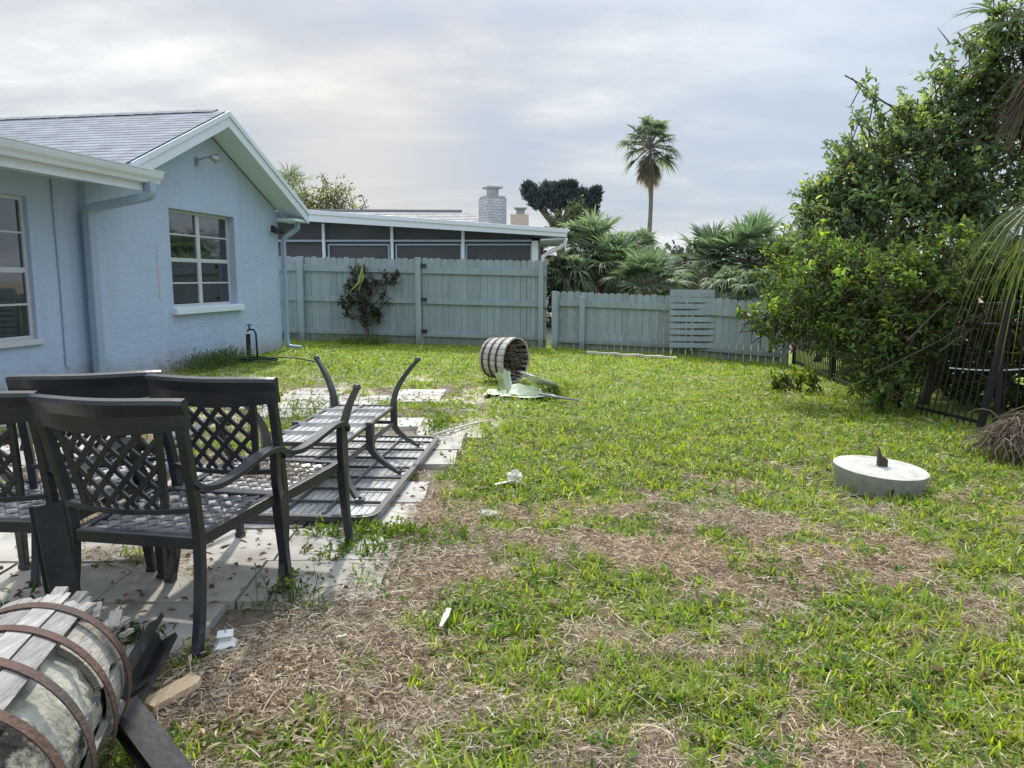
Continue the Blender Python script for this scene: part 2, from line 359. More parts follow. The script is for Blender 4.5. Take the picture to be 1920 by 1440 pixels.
def shingle(name, c1, c2, mortar, sx):
    m = bpy.data.materials.new(name); m.use_nodes = True; nt = m.node_tree; N = nt.nodes; Lk = nt.links; b = N['Principled BSDF']; b.inputs['Roughness'].default_value = .85
    uv = N.new('ShaderNodeUVMap'); br = N.new('ShaderNodeTexBrick'); br.inputs['Color1'].default_value = (*c1, 1); br.inputs['Color2'].default_value = (*c2, 1); br.inputs['Mortar'].default_value = (*mortar, 1)
    br.inputs['Scale'].default_value = 1; br.inputs['Brick Width'].default_value = sx; br.inputs['Row Height'].default_value = .145; br.inputs['Mortar Size'].default_value = .006; br.inputs['Mortar Smooth'].default_value = .3; br.inputs['Bias'].default_value = 0
    br.offset = .37; br.offset_frequency = 2
    Lk.new(uv.outputs[0], br.inputs['Vector'])
    no = N.new('ShaderNodeTexNoise'); no.inputs['Scale'].default_value = 3; no.inputs['Detail'].default_value = 8; Lk.new(uv.outputs[0], no.inputs['Vector'])
    mr = N.new('ShaderNodeMapRange'); mr.inputs['From Min'].default_value = .3; mr.inputs['From Max'].default_value = .7; mr.inputs['To Min'].default_value = .82; mr.inputs['To Max'].default_value = 1.18; Lk.new(no.outputs['Fac'], mr.inputs[0])
    mu = N.new('ShaderNodeMix'); mu.data_type = 'RGBA'; mu.blend_type = 'MULTIPLY'; mu.inputs['Factor'].default_value = 1; Lk.new(br.outputs['Color'], mu.inputs['A']); Lk.new(mr.outputs[0], mu.inputs['B']); Lk.new(mu.outputs['Result'], b.inputs['Base Color'])
    bp = N.new('ShaderNodeBump'); bp.inputs['Strength'].default_value = .4; bp.inputs['Distance'].default_value = .008; Lk.new(br.outputs['Fac'], bp.inputs['Height']); bp.invert = True; Lk.new(bp.outputs[0], b.inputs['Normal'])
    return m
M['shingle'] = shingle('grey_shingles', (.205, .225, .26), (.265, .285, .325), (.14, .15, .175), .32)
M['shingle2'] = shingle('brown_grey_shingles', (.31, .305, .31), (.41, .40, .40), (.19, .185, .19), .3)
def brick():
    m = shingle('painted_brick', (.34, .34, .355), (.41, .41, .425), (.15, .15, .165), .21)
    for n in m.node_tree.nodes:
        if n.type == 'TEX_BRICK': n.inputs['Row Height'].default_value = .085; n.inputs['Mortar Size'].default_value = .007; n.offset = .5
    return m
M['brick'] = brick()

def ground_mat():
    m = bpy.data.materials.new('soil'); m.use_nodes = True; nt = m.node_tree; N = nt.nodes; Lk = nt.links; b = N['Principled BSDF']; b.inputs['Roughness'].default_value = .95; b.inputs['Specular IOR Level'].default_value = .1
    a = N.new('ShaderNodeAttribute'); a.attribute_name = 'tint'; tc = N.new('ShaderNodeTexCoord')
    n1 = N.new('ShaderNodeTexNoise'); n1.inputs['Scale'].default_value = 14; n1.inputs['Detail'].default_value = 9; n1.inputs['Roughness'].default_value = .75; Lk.new(tc.outputs['Object'], n1.inputs['Vector'])
    r1 = N.new('ShaderNodeMapRange'); r1.inputs['From Min'].default_value = .3; r1.inputs['From Max'].default_value = .7; r1.inputs['To Min'].default_value = .5; r1.inputs['To Max'].default_value = 1.5; Lk.new(n1.outputs['Fac'], r1.inputs[0])
    mu = N.new('ShaderNodeMix'); mu.data_type = 'RGBA'; mu.blend_type = 'MULTIPLY'; mu.inputs['Factor'].default_value = 1; Lk.new(a.outputs['Color'], mu.inputs['A']); Lk.new(r1.outputs[0], mu.inputs['B']); Lk.new(mu.outputs['Result'], b.inputs['Base Color'])
    bp = N.new('ShaderNodeBump'); bp.inputs['Strength'].default_value = .8; bp.inputs['Distance'].default_value = .02; Lk.new(n1.outputs['Fac'], bp.inputs['Height']); Lk.new(bp.outputs[0], b.inputs['Normal'])
    return m
M['ground'] = ground_mat()
M['slab'] = mat('concrete_slab', (.46, .45, .42), .9, .2, 5, .4, 60, dark=(.23, .21, .18), dscale=3.2, damt=.95, tint=True, bdist=.004)

# ------------------------------------------------------------------ the ground sheet
def build_ground():
    xs = np.unique(np.concatenate([np.linspace(-300, -14, 24), np.linspace(-14, -6, 30), np.arange(-6, -2.2, .06), np.arange(-2.2, 3.6, .035), np.arange(3.6, 6.01, .06), np.linspace(6, 14, 30), np.linspace(14, 300, 24)]).round(3))
    ys = np.unique(np.concatenate([np.linspace(-40, 0, 14), np.linspace(0, 1.4, 8), np.arange(1.4, 5.4, .035), np.arange(5.4, 18, .07), np.linspace(18, 40, 40), np.linspace(40, 900, 40)]).round(3))
    X, Y = np.meshgrid(xs, ys); x = X.ravel(); y = Y.ravel()
    z = gz(x, y) - .012
    p = patio_in(x, y); z = z - p * .02
    # edging bump of dirt across parts of the slabs
    V = np.stack([x, y, z], 1)
    nx, ny = len(xs), len(ys)
    i = np.arange(ny - 1)[:, None] * nx + np.arange(nx - 1)[None, :]; i = i.ravel()
    q = np.stack([i, i + 1, i + nx + 1, i + nx], 1)
    g = green(x, y)[:, None]
    n = fbm(x * 3, y * 3, 21, 4)[:, None]
    brown = np.array([.21, .155, .11]) * (.75 + .5 * n); lawn = np.array([.105, .125, .035]) * (.7 + .6 * n)
    far = sstep(6, 10, y)[:, None]
    lawn = lawn * (1 - far) + far * np.array([.19, .25, .05]) * (.8 + .4 * n)
    t = brown * (1 - g) + lawn * g
    sand = np.array([.52, .47, .38]) * (.7 + .6 * n)
    sw = (sstep(.48, .6, fbm(x * 2.1, y * 2.1, 41, 4)) * sstep(6.6, 7.6, y) * sstep(12.0, 10.5, y) * sstep(.2, -.6, x))[:, None]
    t = t * (1 - sw) + sand * sw
    pt = (np.array([.19, .155, .12]) * (.7 + .6 * n)); t = t * (1 - p[:, None] * (1 - sw)) + pt * p[:, None] * (1 - sw)
    out = (sstep(17.0, 19, y))[:, None]; t = t * (1 - out) + out * np.array([.26, .22, .16]) * (.7 + .6 * n)
    me = new_mesh('ground', V, [q], M['ground'], t, True)
    o = bpy.data.objects.new('ground', me); C.objects.link(o); o['kind'] = 'structure'; o['label'] = 'bare soil, thatch and turf of the back yard'
build_ground()

# ------------------------------------------------------------------ patio slabs: one paved surface
def build_patio():
    mb = MB(); a = R(2.5)
    ca, sa = math.cos(a), math.sin(a)
    for r in range(17):
        for c in range(10):
            cx, cy = -.93 - c * .625, 2.98 + r * .505
            x = -.62 + (cx + .62) * ca - (cy - 3) * sa * -1 * .6; y = cy + (cx + .62) * sa * .4
            x += .10 * (r >= 6) + .14 * (r >= 8)
            p = patio_in(np.array([x - .18, x + .1]), np.array([y, y]))
            if p[0] < .5 or p[1] < .3: continue
            if r > 9 and random.random() < .12: continue
            ex = patio_in(np.array([x + .3]), np.array([y]))[0]
            w, d = .612, .492
            M3 = rotz(a * .6 + random.uniform(-.008, .008)) @ rotx(random.uniform(-.008, .008)) @ roty(random.uniform(-.008, .008))
            k = random.uniform(.8, 1.12) * (.92 if r < 3 else 1); mb.cur = (k, k * random.uniform(.97, 1.0), k * random.uniform(.93, .99))
            n = 5; xs = np.linspace(-w / 2, w / 2, 5); poly = []
            for sgn, ax in ((-1, 0), (1, 1), (1, 0), (-1, 1)):
                pass
            # slab outline with slightly chipped edges
            for (x0, y0, x1, y1) in ((-w/2, -d/2, w/2, -d/2), (w/2, -d/2, w/2, d/2), (w/2, d/2, -w/2, d/2), (-w/2, d/2, -w/2, -d/2)):
                for k2 in range(5):
                    f = k2 / 5; poly.append(((x0 + (x1 - x0) * f) * random.uniform(.985, 1.0), (y0 + (y1 - y0) * f) * random.uniform(.985, 1.0)))
            z0 = float(gz(x, y)) + random.uniform(-.004, .006)
            mb.prism(poly, lambda q: M3 @ np.array([q[0], q[1], .004]) + (x, y, z0), lambda q: M3 @ np.array([q[0], q[1], -.05]) + (x, y, z0))
    o = mb.build('patio', M['slab'], tint=True)
    o['kind'] = 'structure'; o['label'] = 'worn patio of pale concrete slabs with weeds in the joints'
build_patio()

# ------------------------------------------------------------------ blue house
C0 = np.array([-4.42, 14.75, 0.0]); SD = norm([-.169, -.9856, 0]); ND = norm([.9856, -.169, 0])
def HW(s, n, z): return C0 + SD * s + ND * n + np.array([0, 0, z])
def build_house():
    h = thing('blue_house', 'pale blue stucco house with gabled grey shingle roof and white trim', 'house', (C0[0], C0[1], 0))
    SL, AP, APZ = .46, 2.36, 3.74          # slope, ridge position, wall height under the ridge
    top = lambda s: APZ - SL * abs(s - AP)
    w = MB()
    def slab(poly, n0=0, n1=-.2): w.prism(poly, lambda p: HW(p[0], n0, p[1]), lambda p: HW(p[0], n1, p[1]))
    a, b, z0, z1 = 1.58, 3.40, .985, 2.44
    slab([(0, -.4), (a, -.4), (a, top(a)), (0, top(0))])
    slab([(a, -.4), (b, -.4), (b, z0), (a, z0)])
    slab([(a, z1), (b, z1), (b, top(b)), (AP, APZ), (a, top(a))])
    slab([(b, -.4), (5.08, -.4), (5.08, 2.62), (4.80, 2.62), (b, top(b))])
    # recessed wall with the second window
    c, d, y0, y1 = 5.93, 7.9, .72, 2.34
    slab([(5.08, -.4), (c, -.4), (c, 2.62), (5.08, 2.62)], -.09, -.29)
    slab([(c, -.4), (d, -.4), (d, y0), (c, y0)], -.09, -.29)
    slab([(c, y1), (d, y1), (d, 2.62), (c, 2.62)], -.09, -.29)
    slab([(d, -.4), (13, -.4), (13, 2.62), (d, 2.62)], -.09, -.29)
    # far side wall
    w.hexa([HW(.0, -.2, -.4), HW(.2, -.2, -.4), HW(.2, -8, -.4), HW(0, -8, -.4), HW(0, -.2, 2.62), HW(.2, -.2, 2.62), HW(.2, -8, 2.62), HW(0, -8, 2.62)])
    w.build('wall', M['stucco'], h)
    # roof: shingle courses stepping up both slopes
    rf = MB(); OV, zt = .43, 4.0
    def slope(sgn, run):
        n = int(run / .13)
        for k in range(n):
            r0, r1 = run - k * .13, run - (k + 1) * .13 - .02
            s0, s1 = AP + sgn * r0, AP + sgn * max(r1, 0); h0 = zt - SL * r0 + .007; h1 = zt - SL * max(r1, 0)
            P = [HW(s0, OV, h0), HW(s0, -11, h0), HW(s1, -11, h1), HW(s1, OV, h1)]
            Pl = [HW(s0, OV, h0 - .007), HW(s0, -11, h0 - .007)]
            V = np.array(P + Pl); row = k * .145
            uv = [(0, row + .01), (11.4, row + .01), (11.4, row + .14), (0, row + .14), (0, row + .01), (11.4, row + .01)]
            rf.add(V, [(0, 1, 2, 3), (4, 5, 1, 0)], None, None, uv)
    slope(1, 2.9); slope(-1, 2.78)
    rf.box(HW(AP, -6.3, zt + .012), (.01, .01, .01))
    for n0 in np.arange(-11, .05, .33):
        rf.add([HW(AP - .13, n0, zt - .035), HW(AP, n0, zt + .03), HW(AP + .13, n0, zt - .035), HW(AP - .13, n0 + .36, zt - .042), HW(AP, n0 + .36, zt + .02), HW(AP + .13, n0 + .36, zt - .042)],
               [(0, 1, 4, 3), (1, 2, 5, 4)], None, None, [(0, .02), (.1, .1), (.2, .02), (0, .05), (.1, .13), (.2, .05)])
    # low roof over the front part
    rf.hexa([HW(4.72, .72, 2.66), HW(13, .72, 2.66), HW(13, -7, 2.80), HW(4.72, -7, 2.80), HW(4.72, .72, 2.74), HW(13, .72, 2.74), HW(13, -7, 2.88), HW(4.72, -7, 2.88)])
    roof = rf.build('roof', M['shingle'], h, uv=True)
    # rake fascia, trim and soffit
    f = MB(); so = MB()
    for sgn, run in ((1, 2.44), (-1, 2.80)):
        for (n0, n1, t0, t1) in ((OV - .03, OV + .005, -.02, -.25), (OV + .004, OV + .028, -.012, -.095)):
            P = []
            for r in (0, run):
                s_, z_ = AP + sgn * r, zt - SL * r
                P += [HW(s_, n0, z_ + t1), HW(s_, n1, z_ + t1), HW(s_, n1, z_ + t0), HW(s_, n0, z_ + t0)]
            f.hexa(P)
        P = []
        for r in (0, run):
            s_, z_ = AP + sgn * r, zt - SL * r - .235
            P += [HW(s_, .002, z_), HW(s_, OV - .031, z_), HW(s_, OV - .031, z_ + .03), HW(s_, .002, z_ + .03)]
        so.hexa(P)
    # level soffit and fascia of the front part
    so.hexa([HW(4.74, .003, 2.60), HW(13, .003, 2.60), HW(13, .638, 2.60), HW(4.74, .638, 2.60), HW(4.74, .003, 2.64), HW(13, .003, 2.64), HW(13, .638, 2.64), HW(4.74, .638, 2.64)])
    f.hexa([HW(4.72, .64, 2.50), HW(13, .64, 2.50), HW(13, .668, 2.50), HW(4.72, .668, 2.50), HW(4.72, .64, 2.738), HW(13, .64, 2.738), HW(13, .668, 2.738), HW(4.72, .668, 2.738)])
    so.hexa([HW(5.09, -.089, 2.601), HW(13, -.089, 2.601), HW(13, .001, 2.601), HW(5.09, .001, 2.601), HW(5.09, -.089, 2.63), HW(13, -.089, 2.63), HW(13, .001, 2.63), HW(5.09, .001, 2.63)])
    # far eave
    f.hexa([HW(-.44, -8, 2.50), HW(-.44, .40, 2.50), HW(-.41, .40, 2.50), HW(-.41, -8, 2.50), HW(-.44, -8, 2.70), HW(-.44, .40, 2.70), HW(-.41, .40, 2.70), HW(-.41, -8, 2.70)])
    f.hexa([HW(-.41, 0.01, 2.48), HW(-.41, .40, 2.48), HW(.1, .40, 2.48), HW(.1, 0.01, 2.48), HW(-.41, 0.01, 2.53), HW(-.41, .40, 2.53), HW(.1, .40, 2.53), HW(.1, 0.01, 2.53)])
    f.build('fascia', M['white'], h, bevel=.003); so.build('soffit', M['soffit'], h)
    # gutter: ogee profile
    g = MB(); prof = [(.672, 2.755), (.672, 2.60), (.74, 2.60), (.755, 2.64), (.785, 2.675), (.80, 2.72), (.80, 2.755), (.812, 2.757), (.812, 2.745), (.79, 2.745), (.775, 2.69), (.74, 2.62), (.684, 2.615), (.684, 2.755)]
    g.ring_loft([[HW(s_, n_, z_) for (n_, z_) in prof] for s_ in (4.66, 13)])
    g.build('gutter', M['white'], h)
    # downspouts
    def spout(pts, wd, parent=h, m='bluewhite'):
        d_ = MB(); P = [HW(*p) for p in pts]
        out = [P[0]]
        for i in range(1, len(P) - 1):
            for t in np.linspace(0, 1, 6):
                A = P[i] + (P[i - 1] - P[i]) * .35 * min(1, .16 / np.linalg.norm(P[i - 1] - P[i]) / .35 * .6); B = P[i] + (P[i + 1] - P[i]) * min(.35, .09 / np.linalg.norm(P[i + 1] - P[i]))
                out.append((1 - t) ** 2 * A + 2 * t * (1 - t) * P[i] + t * t * B)
        out.append(P[-1]); d_.sweep(out, wd, wd * .75, SD)
        return d_.build('downspout', M[m], parent)
    spout([(4.86, .735, 2.61), (4.86, .735, 2.44), (5.13, .06, 2.27), (5.13, .06, 1.9), (5.13, .06, -.05)], .125)
    spout([(-.26, .28, 2.50), (-.26, .28, 2.36), (-.05, .075, 2.16), (-.05, .075, 1.9), (-.05, .075, .22), (-.05, .10, .12), (-.15, .32, .09)], .095)
    # windows
    def window(s0, s1, za, zb, rec, nh, n0):
        fr = MB()
        def bar(sa, sb, z_a, z_b, dn=.0, th=.03): fr.hexa([HW(sa, n0 - rec - th + dn, z_a), HW(sb, n0 - rec - th + dn, z_a), HW(sb, n0 - rec + dn, z_a), HW(sa, n0 - rec + dn, z_a), HW(sa, n0 - rec - th + dn, z_b), HW(sb, n0 - rec - th + dn, z_b), HW(sb, n0 - rec + dn, z_b), HW(sa, n0 - rec + dn, z_b)])
        t = .045
        bar(s0, s0 + t, za, zb); bar(s1 - t, s1, za, zb); bar(s0 + t, s1 - t, za, za + t); bar(s0 + t, s1 - t, zb - t, zb)
        m_ = (s0 + s1) / 2; bar(m_ - .045, m_ + .045, za + t, zb - t, .004)
        H = zb - za; zm = za + H * .49; bar(s0 + t, m_ - .045, zm - .03, zm + .03, .002); bar(m_ + .045, s1 - t, zm - .03, zm + .03, .002)
        for q in (.25, .75):
            zz = za + H * q; bar(s0 + t, m_ - .045, zz - .012, zz + .012, -.004); bar(m_ + .045, s1 - t, zz - .012, zz + .012, -.004)
        win = fr.build('window', M['alu'], h, bevel=.004)
        p = MB()
        for (x0, x1) in ((s0 + t, m_ - .045), (m_ + .045, s1 - t)):
            for (k0, k1, dn) in ((za + t, zm - .03, 0), (zm + .03, zb - t, -.006)):
                p.add([HW(x0, n0 - rec - .02 + dn, k0), HW(x1, n0 - rec - .02 + dn, k0), HW(x1, n0 - rec - .02 + dn, k1), HW(x0, n0 - rec - .02 + dn, k1)], [(3, 2, 1, 0)])
        p.build('pane', M['glass'], win)
        return win
    w1 = window(a, b, z0, z1, .115, 2, 0); w2 = window(c, d, y0, y1, .05, 2, -.09)
    sl = MB(); sl.hexa([HW(a - .10, -.11, z0 - .10), HW(b + .04, -.11, z0 - .10), HW(b + .04, .075, z0 - .10), HW(a - .10, .075, z0 - .10), HW(a - .10, -.11, z0 + .012), HW(b + .04, -.11, z0 + .012), HW(b + .04, .075, z0 - .005), HW(a - .10, .075, z0 - .005)])
    sl.build('sill', M['white'], w1, bevel=.006)
    sl = MB(); sl.hexa([HW(c - .05, -.13, y0 - .06), HW(d, -.13, y0 - .06), HW(d, -.05, y0 - .06), HW(c - .05, -.05, y0 - .06), HW(c - .05, -.13, y0 + .01), HW(d, -.13, y0 + .01), HW(d, -.05, y0), HW(c - .05, -.05, y0)])
    sl.build('sill', M['alu'], w2, bevel=.004)
    # conduit, lamps, stain
    k = MB(); k.tube([HW(5.55, -.075, 2.58), HW(5.55, -.075, 2.3), HW(5.535, -.075, 1.4), HW(5.54, -.075, .36), HW(5.52, -.06, .33), HW(5.50, -.06, .36)], .009); k.build('cable', M['bluewhite'], h, smooth=True)
    k = MB(); k.box(HW(2.62, .02, 3.20), (.06, .06, .12), rotz(-.17)); k.tube([HW(2.62, .04, 3.22), HW(2.60, .16, 3.26), HW(2.52, .24, 3.27)], .014)
    k.lathe([(.03, 0), (.05, .05), (.062, .12), (.06, .125)], HW(2.48, .22, 3.30), 12, rotz(-.17) @ roty(1.9)); k.lathe([(.03, 0), (.05, .05), (.062, .1), (.06, .105)], HW(2.60, .24, 3.27), 12, rotz(.9) @ roty(1.9))
    k.build('floodlight', M['steel'], h)
    k = MB(); k.box(HW(.22, .02, 2.33), (.06, .10, .12), rotz(-.17)); k.lathe([(.035, 0), (.055, .06), (.06, .12), (.055, .125)], HW(.26, .05, 2.30), 12, rotz(-.6) @ roty(1.7)); k.lathe([(.035, 0), (.055, .06), (.06, .12), (.055, .125)], HW(.15, .05, 2.31), 12, rotz(.5) @ roty(1.7))
    k.build('wall_lamp', M['lamp'], h)
    st = MB(); zs = np.linspace(1.10, 1.92, 16); L = []; 
    for i, z_ in enumerate(zs):
        wd = .010 + .014 * abs(math.sin(i * 1.7)) * (1 - i / 15); L.append((HW(3.72 - .03 * math.sin(i * .5) * .4 + wd, .0035, z_), HW(3.72 - .03 * math.sin(i * .5) * .4 - wd, .0035, z_)))
    V = [p for pr in L for p in pr]; st.add(V, [(2 * i, 2 * i + 1, 2 * i + 3, 2 * i + 2) for i in range(15)])
    st.build('rust_streak', M['stain'], h)
build_house()

# ------------------------------------------------------------------ neighbour's house with screened lanai
def build_neighbour():
    h = thing('neighbour_house', 'low house with screened porch and grey shingle roof behind the tall fence', 'house', (-3, 20, 0))
    X = lambda u: float(at(u, 450, 20)[0])
    zt = lambda x: 2.64 + (1.36 - x) * .072
    # porch roof and fascia
    r = MB(); xa, xb = -7.5, 1.38
    for (x0, x1, t0, t1, ya, yb) in ((xa, xb, 0, -.06, 19.62, 25),):
        r.hexa([(x0, ya, zt(x0) + t1), (x1, ya, zt(x1) + t1), (x1, yb, zt(x1) + t1), (x0, yb, zt(x0) + t1), (x0, ya, zt(x0)), (x1, ya, zt(x1)), (x1, yb, zt(x1)), (x0, yb, zt(x0))])
    r.build('porch_roof', M['white'], h)
    f = MB()
    f.hexa([(xa, 19.60, zt(xa) - .30), (xb, 19.60, zt(xb) - .19), (xb, 19.66, zt(xb) - .19), (xa, 19.66, zt(xa) - .30), (xa, 19.60, zt(xa) - .062), (xb, 19.60, zt(xb) - .062), (xb, 19.66, zt(xb) - .062), (xa, 19.66, zt(xa) - .062)])
    f.hexa([(xa, 19.57, zt(xa) - .09), (xb + .02, 19.57, zt(xb) - .09), (xb + .02, 19.598, zt(xb) - .09), (xa, 19.598, zt(xa) - .09), (xa, 19.57, zt(xa) + .012), (xb + .02, 19.57, zt(xb) + .012), (xb + .02, 19.598, zt(xb) + .012), (xa, 19.598, zt(xa) + .012)])
    f.build('fascia', M['white'], h, bevel=.005)
    so = MB(); so.hexa([(.72, 19.67, 2.37), (1.35, 19.67, 2.40), (1.35, 24, 2.40), (.72, 24, 2.37), (.72, 19.67, 2.40), (1.35, 19.67, 2.43), (1.35, 24, 2.43), (.72, 24, 2.40)]); so.build('soffit', M['soffit'], h)
    # posts and bars
    for u, wd in ((480, .06), (607, .07), (735, .07), (868, .08)):
        p = MB(); x = X(u); p.box((x, 20.0, 1.36), (wd, .08, 2.72 + (zt(x) - 2.64) - .28)); p.build('post', M['white'], h)
    p = MB(); p.box((X(1003), 20.0, 1.15), (.16, .12, 2.44)); p.build('post', M['white'], h)
    b = MB(); b.box(((-7.4 + X(1003)) / 2, 19.995, 2.375), (X(1003) + 7.4 - .18, .06, .05))
    for (u0, u1) in ((615, 728), (742, 864), (874, 996)):
        x0, x1 = X(u0), X(u1); b.box((x0, 20.06, 1.6), (.045, .04, 1.4)); b.box((x1, 20.06, 1.6), (.045, .04, 1.4)); b.box(((x0 + x1) / 2, 20.06, 2.28), (x1 - x0 - .05, .04, .045))
    b.build('screen_frame', M['bluewhite'], h)
    us = [-7.4, X(607), X(735), X(868), X(1003) - .08]
    for i in range(4):
        x0, x1 = us[i], us[i + 1]; s = MB(); s.add([(x0, 20.09, 0), (x1, 20.09, 0), (x1, 20.09, zt(x1) - .2), (x0, 20.09, zt(x0) - .2)], [(0, 1, 2, 3)]); s.build('insect_screen', M['screen'], h)
    w = MB(); w.box((-3.4, 24.5, 1.2), (8, .2, 2.6)); w.box((.65, 22.3, 1.1), (.15, 4.3, 2.5)); w.box((.0, 27.2, 1.2), (2.0, 5, 2.4)); w.build('wall', M['neighbour'], h)
    # main roof
    def roofquad(P, n=9):
        P = [np.array(p, float) for p in P]
        for k in range(n):
            a, b_ = k / n, (k + 1) / n; off = np.array([0, 0, .02])
            A, B = P[0] + (P[3] - P[0]) * a + off, P[1] + (P[2] - P[1]) * a + off; D_, E_ = P[0] + (P[3] - P[0]) * b_, P[1] + (P[2] - P[1]) * b_
            mr.add([A, B, E_, D_, A - off, B - off], [(0, 1, 2, 3), (4, 5, 1, 0)], None, None, [(A[0], k * .29), (B[0], k * .29), (E_[0], k * .29 + .29), (D_[0], k * .29 + .29), (A[0], 0), (B[0], 0)])
    mr = MB()
    roofquad([(-14, 23.6, 2.75), (1.25, 23.6, 2.55), (-1.85, 29, 3.84), (-14, 29, 3.90)], 16)
    roofquad([(1.25, 23.6, 2.55), (1.25, 34, 2.55), (-1.85, 29.1, 3.84), (-1.85, 29, 3.84)], 12)
    rr = mr.build('roof', M['shingle2'], h, uv=True)
    rc = MB(); rc.tube([(-14, 29, 3.93), (-8, 29, 3.90), (-1.85, 29, 3.87)], .07, 6); rc.build('ridge_cap', M['shingle2'], rr)
    # chimney
    c = MB(); Mz = rotz(R(28)); cx, cy = -.62, 25.0
    def bbox(c_, sx, sy, z0, z1):
        P = np.array([(-sx, -sy), (sx, -sy), (sx, sy), (-sx, sy)]) / 2
        off = 0
        for i in range(4):
            A = Mz[:2, :2] @ P[i]; B = Mz[:2, :2] @ P[(i + 1) % 4]; L = np.linalg.norm(A - B)
            c.add([(cx + A[0], cy + A[1], z0), (cx + B[0], cy + B[1], z0), (cx + B[0], cy + B[1], z1), (cx + A[0], cy + A[1], z1)], [(0, 1, 2, 3)], None, None, [(off, z0), (off + L, z0), (off + L, z1), (off, z1)]); off += L + .1
        c.add([(cx + (Mz[:2, :2] @ p)[0], cy + (Mz[:2, :2] @ p)[1], z1) for p in P], [(0, 1, 2, 3)], None, None, [(0, 0), (.05, 0), (.05, .05), (0, .05)])
    bbox(0, .66, .66, 2.4, 3.93); 
    ch = c.build('chimney', M['brick'], h, uv=True)
    k = MB(); k.box((cx, cy, 3.965), (.60, .60, .07), Mz); k.lathe([(.19, 4.0), (.19, 4.22)], (cx, cy, 0), 16); k.box((cx, cy, 4.27), (.5, .5, .05), Mz); k.box((cx, cy, 4.235), (.44, .44, .02), Mz)
    k.build('flue_cap', M['steel'], ch)
    g = MB(); P = [(1.36, 19.8, 2.44), (1.34, 19.8, 2.30), (1.22, 19.85, 2.20), (.95, 19.9, 2.08), (.80, 19.95, 1.98), (.78, 19.95, 1.8), (.78, 19.95, 0)]
    g.tube(P, .055, 8); g.build('downspout', M['white'], h, smooth=True)
build_neighbour()

def build_far_house():
    h = thing('distant_house', 'distant house whose beige chimney rises behind the porch roof', 'house', (2, 38, 0))
    w = MB(); w.box((1.2, 40, 1.25), (9, 5, 2.5)); w.build('wall', M['beige'], h)
    r = MB(); r.add([(-3.8, 37.2, 2.5), (6, 37.2, 2.5), (4, 40, 3.5), (-2, 40, 3.5), (6, 42.8, 2.5), (-3.8, 42.8, 2.5)], [(0, 1, 2, 3), (3, 2, 4, 5)], [(1, 4, 2), (5, 0, 3)], None, [(-3, 0), (6, 0), (4, 3), (-2, 3), (6, 0), (-3, 0)]); r.build('roof', M['shingle2'], h, uv=True)
    a = at(957, 403, 38); b = at(991, 403, 38)
    c = MB(); c.box(((a[0] + b[0]) / 2, 38, (a[2] + 2.4) / 2), (b[0] - a[0], .8, a[2] - 2.4)); ch = c.build('chimney', M['beige'], h)
    k = MB(); k.box(((a[0] + b[0]) / 2 + .05, 38, a[2] + .12), (.42, .4, .24)); k.box(((a[0] + b[0]) / 2 + .05, 38, a[2] + .30), (.62, .55, .07)); k.build('flue_cap', M['steel'], ch)
build_far_house()

# ------------------------------------------------------------------ picket fences
def fence_run(name, label, cat, A, B, H, rails, posts, railw=.12, gap=.006, ztop=None, hinge=False, slits=None):
    """A, B: (x, y, z) base ends; posts: fractions with heights"""
    A = np.array(A, float); B = np.array(B, float); L = np.linalg.norm((B - A)[:2]); d = (B - A) / L; side = norm([d[1], -d[0], 0])   # towards the camera
    if side[1] > 0: side = -side
    h = thing(name, label, cat, A)
    n = int(round(L / .14)); w = L / n; bd = MB()
    for i in range(n):
        c = A + d * ((i + .5) * w); hw = w / 2 - gap * random.uniform(.3, 1.1) / 2 - .001 - (.004 if random.random() < .14 else 0)
        z0 = c[2] - .12; z1 = c[2] + H + random.uniform(-.012, .012); ear = .032
        poly = [(-hw, z0), (hw, z0), (hw, z1 - ear), (hw - ear * .9, z1), (-hw + ear * .9, z1), (-hw, z1 - ear)]
        k = random.uniform(.86, 1.08); bd.cur = (k, k, k * random.uniform(.97, 1.02)); tw = random.uniform(-.004, .004)
        e = norm([d[0], d[1], 0])
        bd.prism(poly, lambda p: np.array([c[0], c[1], 0]) + e * p[0] + side * (.010 + tw * np.sign(p[0])) + (0, 0, p[1]), lambda p: np.array([c[0], c[1], 0]) + e * p[0] - side * .008 + (0, 0, p[1]))
    bd.build('boards', M['fence'], h, tint=True)
    for (z, hh) in rails:
        r = MB(); r.cur = (.98, .98, .98)
        P = []
        for E in (A, B):
            p = np.array([E[0], E[1], E[2] + z]); P += [p + side * .018, p + side * .055, p + side * .055 + (0, 0, hh), p + side * .018 + (0, 0, hh)]
        r.hexa(P); r.build('rail', M['fence'], h, tint=True, bevel=.003)
    for (t, hp, pw) in posts:
        c = A + (B - A) * t; p = MB(); p.cur = (1.04, 1.04, 1.04)
        p.box(c + side * (.058 + pw * .35) + (0, 0, hp / 2 - .15), (pw, pw * .7, hp + .3), rotz(math.atan2(d[1], d[0]))); p.build('post', M['fence'], h, tint=True, bevel=.005)
    if hinge:
        for z in (.28, .95, 1.66):
            k = MB(); k.box(A + d * .05 + side * .075 + (0, 0, z), (.12, .03, .07)); k.tube([A + d * -.005 + side * .095 + (0, 0, z - .05), A + d * -.005 + side * .095 + (0, 0, z + .05)], .014, 8); k.build('hinge', M['lamp'], h)
    return h
FZ = lambda x: float(np.interp(x, [-8, -5, .7, 3.2, 5.4, 9], [.1, .09, -.035, -.12, -.25, -.33]))
fence_run('tall_fence', 'tall grey-green board fence between the blue house and the gate', 'fence', (-5.6, 16.82, .105), (-1.93, 16.52, .028), 1.80, ((.16, .10), (.86, .11), (1.50, .14)), ((.29, 1.80, .12), (.985, 1.83, .12)))
